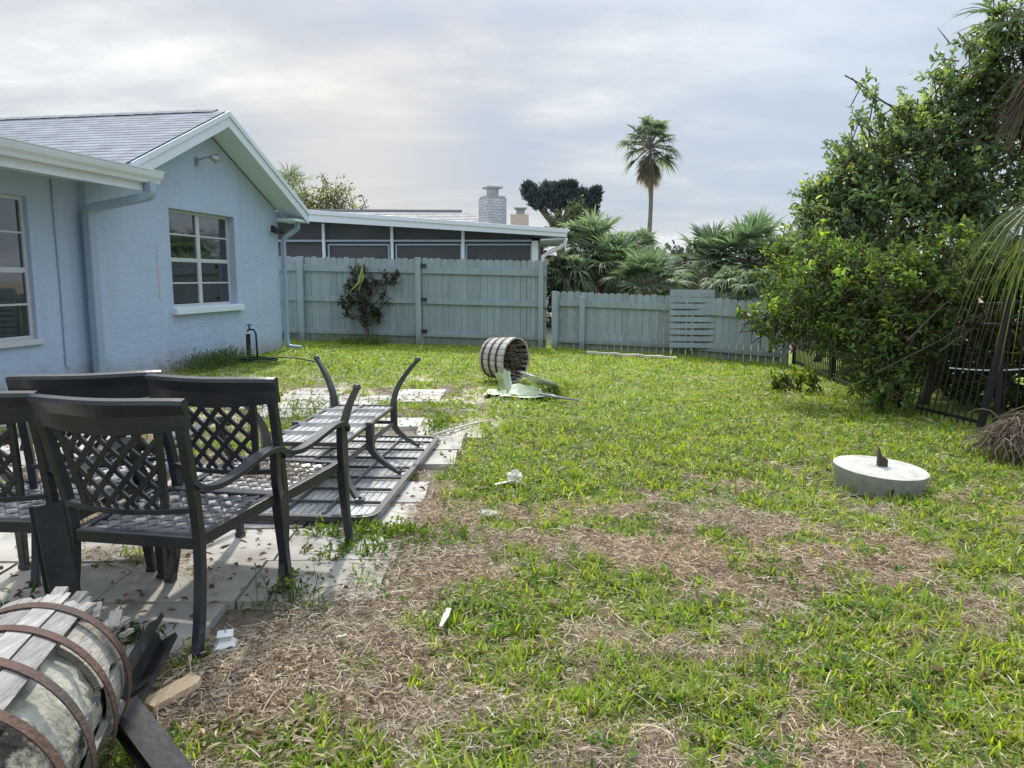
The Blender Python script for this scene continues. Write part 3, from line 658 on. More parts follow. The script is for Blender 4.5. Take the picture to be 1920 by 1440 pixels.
fence_run('fence_gate', 'wide tall grey-green board gate hinged on the fence post', 'gate', (-1.915, 16.505, .027), (.73, 16.28, -.038), 1.82, ((.16, .10), (.86, .11), (1.50, .14)), ((.955, 1.80, .10),), hinge=True)
fence_run('low_fence', 'low grey-green board fence sloping down to the right of the gate', 'fence', (.88, 16.28, -.045), (3.25, 15.72, -.125), 1.20, ((.13, .09), (.90, .13)), ((.02, 1.2, .13), (.255, 1.12, .11)))
fence_run('low_fence', 'lowest end run of board fence right of the slatted pallet', 'fence', (3.27, 15.715, -.126), (5.40, 14.92, -.25), 1.20, ((.13, .09), (.86, .16)), ((.97, 1.1, .1),))

# pallet leaning on the fence
def build_pallet():
    L = at(1254, 655, 15.55); x0, x1 = L[0], at(1336, 655, 15.45)[0]
    h = thing('pallet', 'painted grey slatted pallet leaning on the low fence', 'pallet', (x0, 15.5, -.1)); W = x1 - x0 + .02
    ang = math.atan2(-.10, W); M3 = rotz(ang) @ rotx(R(-4)); base = np.array([(x0 + x1) / 2, 15.48, -.02])
    for (k, z) in enumerate(np.linspace(.10, 1.14, 9)):
        s = MB(); s.box(base + M3 @ np.array([0, -.05, z]), (W, .02, .095 + (.05 if k == 8 else 0)), M3 @ roty(random.uniform(-.012, .012))); s.build('slat', M['pallet'], h, bevel=.003)
    for x in (-W / 2 + .05, 0, W / 2 - .05):
        s = MB(); s.box(base + M3 @ np.array([x, 0, .58]), (.045, .075, 1.18), M3); s.build('stringer', M['pallet'], h, bevel=.003)
build_pallet()
def plank_obj():
    a = at(1100, 664, 15.15); b = at(1268, 676, 14.6); mb = MB(); n = 12; L = []; R_ = []
    for i in range(n + 1):
        p = a + (b - a) * i / n; p = p.copy(); p[2] = float(gz(p[0], p[1])) + .05 + .008 * math.sin(i * 2.1); L.append(p + (0, .07, 0)); R_.append(p - (0, .075 + .01 * math.sin(i * 3.3), 0))
    mb.ring_loft([[l, r, r - (0, 0, .045), l - (0, 0, .045)] for l, r in zip(L, R_)])
    tag(mb.build('plank', M['plank'], None), 'bleached plank lying in the grass along the low fence', 'plank')
plank_obj()

# ------------------------------------------------------------------ black iron fence
def iron_panel(label, A, B, H, lean=0, n=None, post=True):
    A = np.array(A, float); B = np.array(B, float); d = B - A; L = np.linalg.norm(d[:2]); e = d / L; sd = norm([e[1], -e[0], 0]); sd = sd if sd[0] > 0 else -sd
    h = thing('iron_fence', label, 'fence', A, 0, 'black iron fence panels on the right'); ln = lambda p, z: p + np.array([0, 0, z]) + sd * math.tan(lean) * z
    n = n or int(L / .105)
    pk = MB()
    for i in range(n):
        p = A + d * (i + .5) / n; pk.tube([ln(p, .04), ln(p, H)], .0095, 4)
    pk.build('pickets', M['iron'], h)
    for z in (.1, H - .20, H):
        r = MB(); r.sweep([ln(A, z), ln(B, z)], .032, .032, sd); r.build('rail', M['iron'], h)
    if post:
        for p in (A, B):
            r = MB(); r.sweep([ln(p, -.05), ln(p, H + .06)], .058, .058, sd); r.build('post', M['iron'], h)
iron_panel('upright black iron fence panel meeting the low board fence', (5.42, 14.7, -.25), (4.98, 11.9, -.2), 1.22)
iron_panel('black iron fence panel half hidden by the overhanging bush', (4.97, 11.82, -.2), (4.52, 8.95, -.12), 1.22)
iron_panel('leaning black iron fence panel above the concrete disc', (4.50, 8.85, -.12), (4.52, 7.3, -.06), 1.24, R(9))
iron_panel('dark iron fence panel behind the dead frond heap', (4.66, 7.28, -.06), (6.6, 6.2, -.06), 1.26, R(3))

# ------------------------------------------------------------------ patio chairs
def build_chair():
    root = thing('patio_chair', 'front dark metal patio chair with woven seat nearest the broken barrel', 'chair', (0, 0, 0), 0, 'dark metal patio chairs on the slabs')
    W = .275
    # seat frame
    yb, yf, zb, zf = -.235, .30, .42, .44; wb, wf = .255, .29
    f = MB()
    z = lambda y: zb + (zf - zb) * (y - yb) / (yf - yb); wd = lambda y: wb + (wf - wb) * (y - yb) / (yf - yb)
    for s in (-1, 1): f.sweep([(s * wd(yb), yb, z(yb)), (s * wd(yf), yf, z(yf))], .04, .05, (1, 0, 0))
    f.sweep([(-wb, yb, zb), (wb, yb, zb)], .045, .05, (0, 1, 0)); f.sweep([(-wf - .02, yf, zf), (wf + .02, yf, zf)], .05, .05, (0, 1, 0))
    f.build('seat_frame', M['chair'], root, False, bevel=.004)
    # woven seat: strips over and under on the diagonal
    sm = MB(); step, sw = .048, .042
    for fam, ang in ((0, R(38)), (1, R(-52))):
        u = np.array([math.cos(ang), math.sin(ang)]); v = np.array([-u[1], u[0]])
        for i in range(-14, 15):
            run = []
            def flush():
                if len(run) > 2: sm.sweep(run, sw, .005, (v[0], v[1], 0))
            for j in range(-34, 35):
                t = j * step / 2; p = np.array([0, .03]) + v * (i * step) + u * t
                inside = abs(p[0]) < wd(p[1]) - .012 and yb + .012 < p[1] < yf - .012
                if inside:
                    ph = math.cos(PI * (t / step + i + fam)); run.append((p[0], p[1], z(p[1]) + .012 + .0055 * ph - .012 * (1 - (p[0] / .27) ** 2) * (1 - ((p[1] - .03) / .27) ** 2)))
                elif run: flush(); run = []
            flush()
    sm.build('seat', M['seat'], root, False)
    # rear legs rise into the back posts
    for s in (-1, 1):
        r = MB(); P = [(s * .285, -.315, 0), (s * .28, -.28, .12), (s * .275, -.25, .30), (s * .272, -.24, .44), (s * .275, -.262, .60), (s * .282, -.30, .76), (s * .287, -.335, .90)]
        t = np.linspace(0, 1, 20); P = np.array(P); k = np.linspace(0, 1, len(P)); P = np.stack([np.interp(t, k, P[:, i]) for i in range(3)], 1)
        r.sweep(P, np.linspace(.032, .036, 20), np.linspace(.044, .038, 20), (1, 0, 0)); r.box((s * .285, -.315, .012), (.037, .05, .024)); r.build('rear_leg', M['chair'], root, False, bevel=.003)
    # front legs, tapered
    for s in (-1, 1):
        r = MB(); r.sweep([(s * .325, .345, 0), (s * .315, .325, .2), (s * .305, .31, .46)], [.032, .04, .05], [.034, .042, .052], (1, 0, 0)); r.box((s * .325, .345, .012), (.042, .044, .024)); r.build('front_leg', M['chair'], root, False, bevel=.004)
    # arms: flat rolled arm plus S support
    for s in (-1, 1):
        r = MB(); P = np.array([(s * .283, -.285, .67), (s * .30, -.25, .635), (s * .315, -.18, .625), (s * .33, -.08, .64), (s * .34, .05, .672), (s * .345, .16, .69), (s * .345, .24, .685), (s * .345, .285, .66), (s * .343, .29, .635)])
        t = np.linspace(0, 1, 24); k = np.linspace(0, 1, len(P)); P = np.stack([np.interp(t, k, P[:, i]) for i in range(3)], 1)
        for _ in range(2): P[1:-1] = (P[:-2] + 2 * P[1:-1] + P[2:]) / 4
        r.sweep(P, np.interp(t, [0, .15, .5, 1], [.03, .036, .052, .05]), .022, (1, 0, 0))
        Q = np.array([(s * .343, .235, .675), (s * .342, .235, .62), (s * .335, .245, .55), (s * .322, .28, .485), (s * .31, .315, .44)])
        t2 = np.linspace(0, 1, 14); k = np.linspace(0, 1, len(Q)); Q = np.stack([np.interp(t2, k, Q[:, i]) for i in range(3)], 1)
        for _ in range(2): Q[1:-1] = (Q[:-2] + 2 * Q[1:-1] + Q[2:]) / 4
        r.sweep(Q, .034, .04, (1, 0, 0)); r.build('armrest', M['chair'], root, False)
    # curved top rail
    back_y = lambda x, zz: np.interp(zz, [.44, .6, .76, .9, 1.02], [-.24, -.262, -.30, -.335, -.365]) - .045 * (1 - (x / .30) ** 2)
    tr = MB(); rings = []
    for x in np.linspace(-.315, .315, 21):
        e = abs(x) / .315; zt = 1.0 - .012 * e ** 4 - .01 * (1 - e ** 2); zb2 = .868 + .010 * e - .016 * (1 - e * e)
        yt, yb2 = back_y(x, zt) + .045 * max(0, e - .75), back_y(x, zb2)
        rings.append([(x, yb2 + .015, zb2), (x, yb2 - .015, zb2), (x, (yt + yb2) / 2 - .012, (zt + zb2) / 2), (x, yt - .026, zt - .018), (x, yt - .022, zt - .003), (x, yt, zt + .004), (x, yt + .018, zt - .003), (x, yt + .018, zt - .02), (x, (yt + yb2) / 2 + .013, (zt + zb2) / 2)])
    tr.ring_loft(rings); tr.build('top_rail', M['chair'], root, False, smooth=False)
    # lattice back
    la = MB(); z0, z1 = .562, .875; hw = lambda zz: .168 + (.205 - .168) * (zz - z0) / (z1 - z0)
    P3 = lambda x, zz: np.array([x, back_y(x, zz), zz])
    for s in (-1, 1): la.sweep([P3(s * hw(q), q) for q in np.linspace(z0, z1, 8)], .028, .018, (1, 0, 0))
    for fam in (-1, 1):
        for o in np.arange(-.574, .58, .082):
            run = []
            for q in np.linspace(z0, z1, 40):
                x = o + fam * (q - (z0 + z1) / 2) * .95
                if abs(x) < hw(q) - .004: run.append(P3(x, q))
                elif len(run): break
            if len(run) > 3: la.sweep(run[::3] + [run[-1]] if len(run) > 6 else run, .0205, .013 + .003 * fam, (1, 0, 0))
    la.build('back_lattice', M['chair'], root, False)
    br = MB(); br.sweep([P3(x, z0 - .005 - .01 * (1 - (x / .27) ** 2)) for x in np.linspace(-.265, .265, 11)], .028, .022, (0, 1, 0)); br.build('back_rail', M['chair'], root, False)
    return root
chair = build_chair()
chair.location = (-1.41, 3.10, 0.004); chair.rotation_euler = (0, 0, R(-11))
dup(chair, (-1.26, 3.70, .004), R(-12), 'dark metal patio chair with straw on its seat beside the upturned table')
dup(chair, (-2.04, 3.80, .004), R(17), 'dark metal patio chair turned towards the house in the back row')
dup(chair, (-2.10, 3.26, .004), R(-4), 'dark metal patio chair cut off at the left edge of the photo')

# dry straw heap on the seat of the second chair
def straw_heap():
    N = 420; th = RS.uniform(0, 2 * PI, N); r = np.sqrt(RS.uniform(0, 1, N)); c = np.array([-1.19, 3.74, .455])
    x = c[0] + np.cos(th) * r * .19; y = c[1] + np.sin(th) * r * .15; z = c[2] + .05 * (1 - r * r) * RS.uniform(0, 1, N) + .004
    mb = MB(); k = 5; a = RS.uniform(0, 2 * PI, N); L = RS.uniform(.05, .16, N); cu = RS.uniform(-6, 6, N)
    pts = np.zeros((N, k, 3)); P = np.stack([x, y, z], 1)
    for i in range(k):
        pts[:, i] = P; P = P + np.stack([np.cos(a), np.sin(a), RS.uniform(-.25, .25, N)], 1) * (L / k)[:, None]; a = a + cu * L / k * 3
    g = RS.uniform(.6, 1.2, (N, 1)); mb.ribbons(pts, np.full((N, k), .0022), np.tile([0, 0, 1.0], (N, 1)) * .7 + norm(RS.normal(size=(N, 3))) * .5, np.array([.30, .24, .18]) * g)
    tag(mb.build('dead_grass', M['straw'], None, tint=True), 'heap of dry grass on a chair seat', 'dry grass', None, 'stuff')
straw_heap()

# ------------------------------------------------------------------ upturned table
def build_table():
    root = thing('patio_table', 'long dark metal patio table lying upside down with curved legs in the air', 'table', (-1.25, 5.4, .0)); Z0 = .03
    fr = np.array([-.80, 4.27]); br = np.array([-.64, 6.55]); wl = 1.08; ax = norm(br - fr); lf = np.array([-ax[1], ax[0]])   # along, left
    Lg = np.linalg.norm(br - fr); T = lambda a, b, z: np.array([*(fr + ax * a + lf * b), z])
    # rim with round corners
    rim = MB(); rc = .10; pts = []
    for (ca, cb, a0) in ((rc, rc, PI), (rc, wl - rc, PI / 2), (Lg - rc, wl - rc, 0), (Lg - rc, rc, -PI / 2)):
        for k in range(6):
            th = a0 + (PI / 2) * (k / 5) * -1 + PI / 2 if False else None
    cor = [((rc, rc), 180, 270), ((Lg - rc, rc), 270, 360), ((Lg - rc, wl - rc), 0, 90), ((rc, wl - rc), 90, 180)]
    for ((ca, cb), t0, t1) in cor:
        for t in np.linspace(t0, t1, 6): pts.append((ca + rc * math.cos(R(t)), cb + rc * math.sin(R(t))))
    pts.append(pts[0]); pts.append(pts[1])
    rim.sweep([T(a, b, Z0 + .018) for a, b in pts], .034, .045, (0, 0, 1))
    rim.build('rim', M['table'], root, bevel=.002)
    # perforated top: basket weave lattice of flat strips
    tp = MB(); st = .047
    for i in range(int((Lg - .06) / st)):
        a = .05 + i * st; tp.sweep([T(a, .03, Z0 + .010), T(a, wl - .03, Z0 + .010)], .036, .006, (ax[0], ax[1], 0))
    for j in range(int((wl - .06) / st)):
        b = .05 + j * st; tp.sweep([T(.03, b, Z0 + .016), T(Lg - .03, b, Z0 + .016)], .036, .006, (lf[0], lf[1], 0))
    tp.build('tabletop', M['tabletop'], root)
    for a in np.linspace(.27, Lg - .27, 7):
        r = MB(); r.sweep([T(a, .02, Z0 + .035), T(a, wl - .02, Z0 + .035)], .014, .018, (ax[0], ax[1], 0)); r.build('rib', M['table'], root)
    for b in (.30, .54, .78):
        r = MB(); r.sweep([T(.02, b, Z0 + .033), T(Lg - .02, b, Z0 + .033)], .014, .024, (lf[0], lf[1], 0)); r.build('rib', M['table'], root)
    # legs: hourglass; foot in the air, waist, flare on the top
    zi = .25; zo = .42
    def leg(a, b, out, full, zt=.77):
        """a,b waist; out = (da, db) towards the flare ends"""
        g = MB(); P = []
        for t in np.linspace(0, 1, 9): P.append(T(a + out[0] * (1 - t) ** 1.7, b + out[1] * (1 - t) ** 1.7, Z0 + .03 + (zi - Z0 - .03) * t))
        P.append(T(a, b, (zi + zo) / 2)); P.append(T(a, b, zo))
        if full:
            for t in np.linspace(0, 1, 9)[1:]: P.append(T(a + out[0] * t ** 1.7, b + out[1] * t ** 1.7, zo + (zt - zo) * t))
        P = np.array(P); n = len(P); zz = P[:, 2]
        wd = np.interp(zz, [0, .06, zi - .02, zi, zo, zo + .02, .74, zt], [.024, .028, .046, .052, .052, .046, .03, .03])
        o3 = T(a + out[0], b + out[1], 0) - T(a, b, 0); sd = np.array([-o3[1], o3[0], 0])
        g.sweep(P, wd, wd * 1.05, sd); p = T(a + out[0], b + out[1], Z0 + .05); g.box(p, (.06, .05, .012)); g.tube([p, p + (0, 0, .02)], .012, 6)
        if full: g.lathe([(.022, 0), (.026, .012), (.02, .03), (.012, .034)], T(a + out[0] * .99, b + out[1] * .99, zt - .01), 10)
        g.build('leg', M['table'], root, bevel=.003)
    al, ah, bl, bh = .42, 1.86, .29, .78
    leg(ah, bl, (.03, -.20), True); leg(ah, bh, (.10, .17), True); leg(al, bl, (-.14, -.14), True); leg(al, bh, (-.16, .17), True)
    am = 1.02; leg(am, bl - .02, (-.02, -.22), False); leg(am, bh + .02, (-.02, .22), False)
    # stretcher frame and shelf
    s = MB()
    for z in (zo - .03, zi + .01):
        for b in (bl, bh): s.sweep([T(al, b, z), T(ah, b, z)], .022, .026, (lf[0], lf[1], 0))
        for a in (al, ah): s.sweep([T(a, bl, z), T(a, bh, z)], .022, .026, (ax[0], ax[1], 0))
    s.build('stretcher', M['table'], root)
    sh = MB()
    for i in range(int((ah - al) / .047)):
        a = al + .03 + i * .047; sh.sweep([T(a, bl + .01, zo - .036), T(a, bh - .01, zo - .036)], .036, .006, (ax[0], ax[1], 0))
    for j in range(10):
        b = bl + .03 + j * .047; sh.sweep([T(al + .01, b, zo - .030), T(ah - .01, b, zo - .030)], .036, .006, (lf[0], lf[1], 0))
    for a in np.linspace(al + .28, ah - .28, 4): sh.sweep([T(a, bl + .01, zo - .012), T(a, bh - .01, zo - .012)], .014, .022, (ax[0], ax[1], 0))
    sh.sweep([T(al + .01, (bl + bh) / 2, zo - .014), T(ah - .01, (bl + bh) / 2, zo - .014)], .012, .018, (lf[0], lf[1], 0))
    sh.build('shelf', M['tabletop'], root)
build_table()

# ------------------------------------------------------------------ broken barrel, near
def build_near_barrel():
    A = np.array([-1.365, 2.08, .262]); B = np.array([-1.17, 1.18, .262]); ax = norm(B - A); L = np.linalg.norm(B - A)
    rt = norm(np.cross(ax, [0, 0, 1.0])); rt = rt if rt[0] > 0 else -rt; up = norm(np.cross(rt, ax)); up = up if up[2] > 0 else -up
    root = thing('broken_barrel', 'broken half barrel with grey staves and rusty hoops at the lower left corner', 'barrel', (A[0], A[1], 0))
    P = lambda t, th, r: A + ax * t + rt * (r * math.cos(th)) + up * (r * math.sin(th))
    rad = lambda t: .238 + .022 * math.sin(PI * min(max(t / .92, 0), 1))
    # rotten core
    c = MB(); rings = []
    for t in np.linspace(-.02, L, 28):
        rings.append([P(t, th, (rad(t) - .035) * (1 + .05 * (random.random() - .5) - .05 * max(0, math.sin(3 * th + 9 * t)))) for th in np.linspace(0, 2 * PI, 48)[:-1]])
    c.ring_loft(rings); c.build('rotten_core', M['rot'], root, smooth=True)
    # staves over the top
    k = 0
    for th0 in np.arange(R(58), R(200), R(14.5)):
        s = MB(); v = random.uniform(.8, 1.15); s.cur = (v, v, v * .99); w = R(14.5) - .02
        t0 = random.uniform(-.07, -.015); rg = []
        dr = random.uniform(-.004, .006)
        for i, t in enumerate(np.linspace(t0, L, 12)):
            r1, r0 = rad(t) + dr, rad(t) - .026; j = random.uniform(-.004, .004) if i == 0 else 0
            ths = [th0 + w * q + j for q in (0, .35, .7, 1)]
            rg.append([P(t + (random.uniform(-.02, .02) if i == 0 else 0), a, r1) for a in ths] + [P(t, a, r0) for a in ths[::-1]])
        s.ring_loft(rg); s.build('stave', M['stave'], root, tint=True); k += 1
    # pale half-rotted stave plates lower on the side
    for (t0, t1, a0, a1, dr, v) in ((-.0, .20, R(14), R(56), -.016, 1.0), (.0, .15, R(-18), R(12), -.012, .95), (.05, .30, R(-38), R(-14), -.02, .85), (.0, .12, R(-50), R(-20), -.004, .8), (.2, .36, R(-2), R(12), -.03, .7)):
        s = MB(); s.cur = (v, v * .98, v * .9); rg = []
        for t in np.linspace(t0, t1, 7):
            e = random.uniform(0, .09); ths = np.linspace(a0 + e, a1, 6); rg.append([P(t, a, rad(t) + dr) for a in ths] + [P(t, a, rad(t) + dr - .018) for a in ths[::-1]])
        s.ring_loft(rg); s.build('stave', M['stave'], root, tint=True)
    # splinters at the far rim
    for i in range(9):
        s = MB(); s.cur = (.95, .9, .85); th = R(random.uniform(20, 90)); t = random.uniform(-.09, -.02); s.box(P(t, th, rad(0) - random.uniform(.0, .03)), (random.uniform(.015, .04), random.uniform(.04, .09), .012), rotz(random.uniform(-.4, .4)) @ rotx(random.uniform(-.3, .3))); s.build('splinter', M['stave'], root, tint=True)
    # hoops
    for (t, w, tilt, dr, sq) in ((.03, .035, .0, .007, 0), (.20, .032, .10, .008, 0), (.38, .034, .22, .008, 0), (.58, .034, 0, .006, 0)):
        h = MB(); rg = []
        for th in np.linspace(R(-110), R(250), 73):
            tt = t + tilt * .22 * (math.cos(th) if math.cos(th) > 0 else 0) * (1 - .0 * math.sin(th)); r = rad(tt) + dr; q = [P(tt - w / 2, th, r - .001), P(tt + w / 2, th, r - .001), P(tt + w / 2, th, r + .003), P(tt - w / 2, th, r + .003)]
            rg.append(q)
        h.ring_loft(rg); h.build('hoop', M['rust'], root, smooth=False)
build_near_barrel()

def channel(label, a, b, w, d, roll, cat='metal scrap', taper=1.0):
    a = np.array(a, float); b = np.array(b, float); ax = norm(b - a); sd = norm(np.cross(ax, [0, 0, 1.0])); nn = np.cross(sd, ax)
    S = sd * math.cos(roll) + nn * math.sin(roll); N_ = -sd * math.sin(roll) + nn * math.cos(roll)
    prof = [(-w / 2 - .018, d), (-w / 2, d), (-w / 2, 0), (w / 2, 0), (w / 2, d), (w / 2 + .018, d), (w / 2 + .018, d - .006), (w / 2 + .006, d - .006), (w / 2 + .006, -.006), (-w / 2 - .006, -.006), (-w / 2 - .006, d - .006), (-w / 2 - .018, d - .006)]
    mb = MB(); mb.ring_loft([[p + S * x * t + N_ * z * t for (x, z) in prof] for p, t in ((a, 1), ((a + b) / 2, (1 + taper) / 2), (b, taper))], cap=False)
    o = mb.build('metal_channel', M['black'], None)
    tag(o, label, cat)
channel('black metal channel leaning up against the front chair legs', (-1.53, 2.56, .0), (-1.64, 2.63, .63), .075, .05, R(200))
channel('short black metal channel lying on its side behind the barrel hoop', (-1.22, 2.19, .12), (-1.34, 2.74, .10), .075, .055, R(-62))
channel('black metal channel running out of the bottom of the photo', (-1.17, 2.16, .15), (-.83, 1.88, .02), .07, .05, R(170))

# ------------------------------------------------------------------ small litter
def wood_chip():
    mb = MB(); c = np.array([-1.15, 2.44, .028]); Mz = rotz(R(-32)) @ rotx(.06); n = 7
    rg = []
    for i, t in enumerate(np.linspace(-.095, .095, n)):
        wl, wr = -.038 + random.uniform(-.004, .004) + (.012 if i == 0 else 0), .038 + random.uniform(-.004, .004) - (.016 if i == n - 1 else 0)
        rg.append([c + Mz @ np.array(p) for p in ((wl, t, .012), (0, t + random.uniform(-.01, .01) * (i in (0, n - 1)), .016), (wr, t, .012), (wr, t, -.012), (wl, t, -.012))])
    mb.ring_loft(rg); tag(mb.build('wood_chip', M['chip'], None), 'pale split piece of wood on the soil beside the broken barrel', 'wood')
    mb = MB(); a = at(842, 1142, 3.1); b = at(826, 1190, 2.96); a[2] = float(gz(a[0], a[1])) + .035; b[2] = float(gz(b[0], b[1])) + .03
    mb.sweep([a, (a + b) / 2 + (.004, 0, .006), b], [.02, .026, .012], .008, (1, .2, 0)); tag(mb.build('splinter', M['plank'], None), 'thin bleached wood splinter standing out of the grass', 'wood')
    mb = MB(); a = at(640, 1194, 2.86); a[2] = float(gz(a[0], a[1])) + .02; mb.sweep([a - (.022, .004, 0), a, a + (.022, .006, .003)], [.008, .016, .009], .006, (0, 1, 0)); tag(mb.build('wood_flake', M['plank'], None), 'small white wood flake on the thatch near the slabs', 'wood')
wood_chip()
def post_cap():
    c = np.array([-1.105, 2.80, .0]); root = thing('post_cap', 'small white plastic post cap by the foot of the front chair', 'post cap', c)
    Mz = rotz(R(18)); b = MB()
    for (s0, s1, z0, z1) in ((.088, .088, 0, .018), (.078, .045, .02, .042), (.045, .045, .042, .06), (.06, .06, .06, .068)):
        P = [c + Mz @ np.array((x * s / 2, y * s / 2, z)) for s, z in ((s0, z0), (s1, z1)) for (x, y) in ((-1, -1), (1, -1), (1, 1), (-1, 1))]; b.hexa(P)
    b.build('cap', M['plastic'], root, bevel=.003); k = MB(); k.tube([c + (0, 0, .068), c + (.003, 0, .095)], .003, 6); k.build('pin', M['steel'], root)
post_cap()
def litter():
    # crumpled paper
    p = at(966, 912, 5.16); p[2] = float(gz(p[0], p[1])); mb = MB(); n, m = 9, 14; V = []; F = []
    for i in range(n):
        for j in range(m):
            th = j / m * 2 * PI; ph = i / (n - 1) * PI; r = .036 * (1 + 1.5 * (random.random() - .5)); V.append(p + np.array([1.15 * r * math.sin(ph) * math.cos(th), r * .9 * math.sin(ph) * math.sin(th), .05 + 1.0 * r * math.cos(ph)]))
    for i in range(n - 1):
        for j in range(m): F.append((i * m + j, i * m + (j + 1) % m, (i + 1) * m + (j + 1) % m, (i + 1) * m + j))
    mb.add(V, F); mb.sweep([p + (-.02, -.02, .035), p + (-.07, -.06, .03), p + (-.14, -.10, .025)], [.03, .022, .018], .006, (.5, -1, 0))
    tag(mb.build('crumpled_paper', mat('paper', (.82, .80, .74), .8, .1, 20), None), 'crumpled white paper scrap in the grass right of the table', 'litter')
    q = at(915, 967, 4.5); q[2] = float(gz(q[0], q[1])) + .012; mb = MB(); mb.lathe([(.058, 0), (.058, .012), (.052, .016), (.046, .010), (.0, .012)], q, 28)
    tag(mb.build('drain_lid', M['concrete'], None, smooth=False), 'round pale lid set in the lawn near the crumpled paper', 'lid')
    mb = MB(); k = [at(790, 818, 6.6), at(840, 803, 6.9), at(885, 788, 7.3), at(925, 783, 7.5)]
    for i, v in enumerate(k): v[2] = float(gz(v[0], v[1])) + .03 + .015 * (i == 1)
    mb.tube(k, [.009, .011, .010, .005], 6); tag(mb.build('fallen_branch', M['plank'], None, smooth=True), 'pale bare branch lying across the edge of the slabs', 'branch')
litter()

# ------------------------------------------------------------------ far tipped barrel, roots and umbrella
def build_far_barrel():
    c = np.array([-.12, 10.75, .315 + float(gz(-.1, 10.5))]); ax = norm([.80, -.60, -.03]); rt = norm(np.cross(ax, [0, 0, 1.0])); up = np.cross(rt, ax)
    root = thing('tipped_barrel', 'half barrel planter tipped on its side in the far lawn', 'barrel', (c[0], c[1], 0)); L = .44
    P = lambda t, th, r: c + ax * t + rt * (r * math.cos(th)) + up * (r * math.sin(th)); rad = lambda t: .272 + .045 * (t / L + .5)
    n = 22
    s = MB()
    for i in range(n):
        a0, a1 = 2 * PI * i / n, 2 * PI * (i + 1) / n - .025; v = random.uniform(.8, 1.1); s.cur = (v, v, v)
        s.ring_loft([[P(t, a0, rad(t)), P(t, (a0 + a1) / 2, rad(t) + .003), P(t, a1, rad(t)), P(t, a1, rad(t) - .022), P(t, a0, rad(t) - .022)] for t in (-L / 2, 0, L / 2 + random.uniform(-.006, .006))])
    s.build('staves', M['farstave'], root, tint=True)
    for t in (-.16, -.03, .10):
        h = MB(); h.ring_loft([[P(t - .018, th, rad(t) + .003), P(t + .018, th, rad(t) + .003), P(t + .018, th, rad(t) + .009), P(t - .018, th, rad(t) + .009)] for th in np.linspace(0, 2 * PI, 41)]); h.build('hoop', M['hoopdark'], root)
    b = MB(); b.ring_loft([[P(-L / 2 + .01, th, r) for th in np.linspace(0, 2 * PI, 33)[:-1]] for r in (.22, .001)]); b.ring_loft([[P(t, th, rad(t) - .023) for th in np.linspace(0, 2 * PI, 33)[:-1]] for t in (-L / 2, L / 2 - .01)], cap=False); b.build('inside', M['barrelin'], root)
    # root ball spilling out of the open end
    r = MB()
    for i in range(150):
        th = random.uniform(0, 2 * PI); q = .265 * math.sqrt(random.random()); p = P(random.uniform(-.05, L / 2 - .02), th, q); pts = [p]; d = norm(ax * random.uniform(.0, .7) + np.array([random.gauss(0, .6), random.gauss(0, .6), random.gauss(-.1, .6)]))
        for k in range(5):
            d = norm(d + np.array([random.gauss(0, .4), random.gauss(0, .4), random.gauss(-.08, .35)])); p = p + d * .05; w_ = p - c; tt = w_.dot(ax); rr = w_ - ax * tt; l = np.linalg.norm(rr)
            if l > .262: p = c + ax * tt + rr * .262 / l
            p[2] = max(p[2], .02 + float(gz(p[0], p[1]))); pts.append(p)
        r.tube(pts, np.linspace(.006, .002, 6), 4)
    tag(r.build('dry_roots', M['twig'], None), 'tangle of dry roots and twigs spilling from the tipped barrel', 'roots')
build_far_barrel()

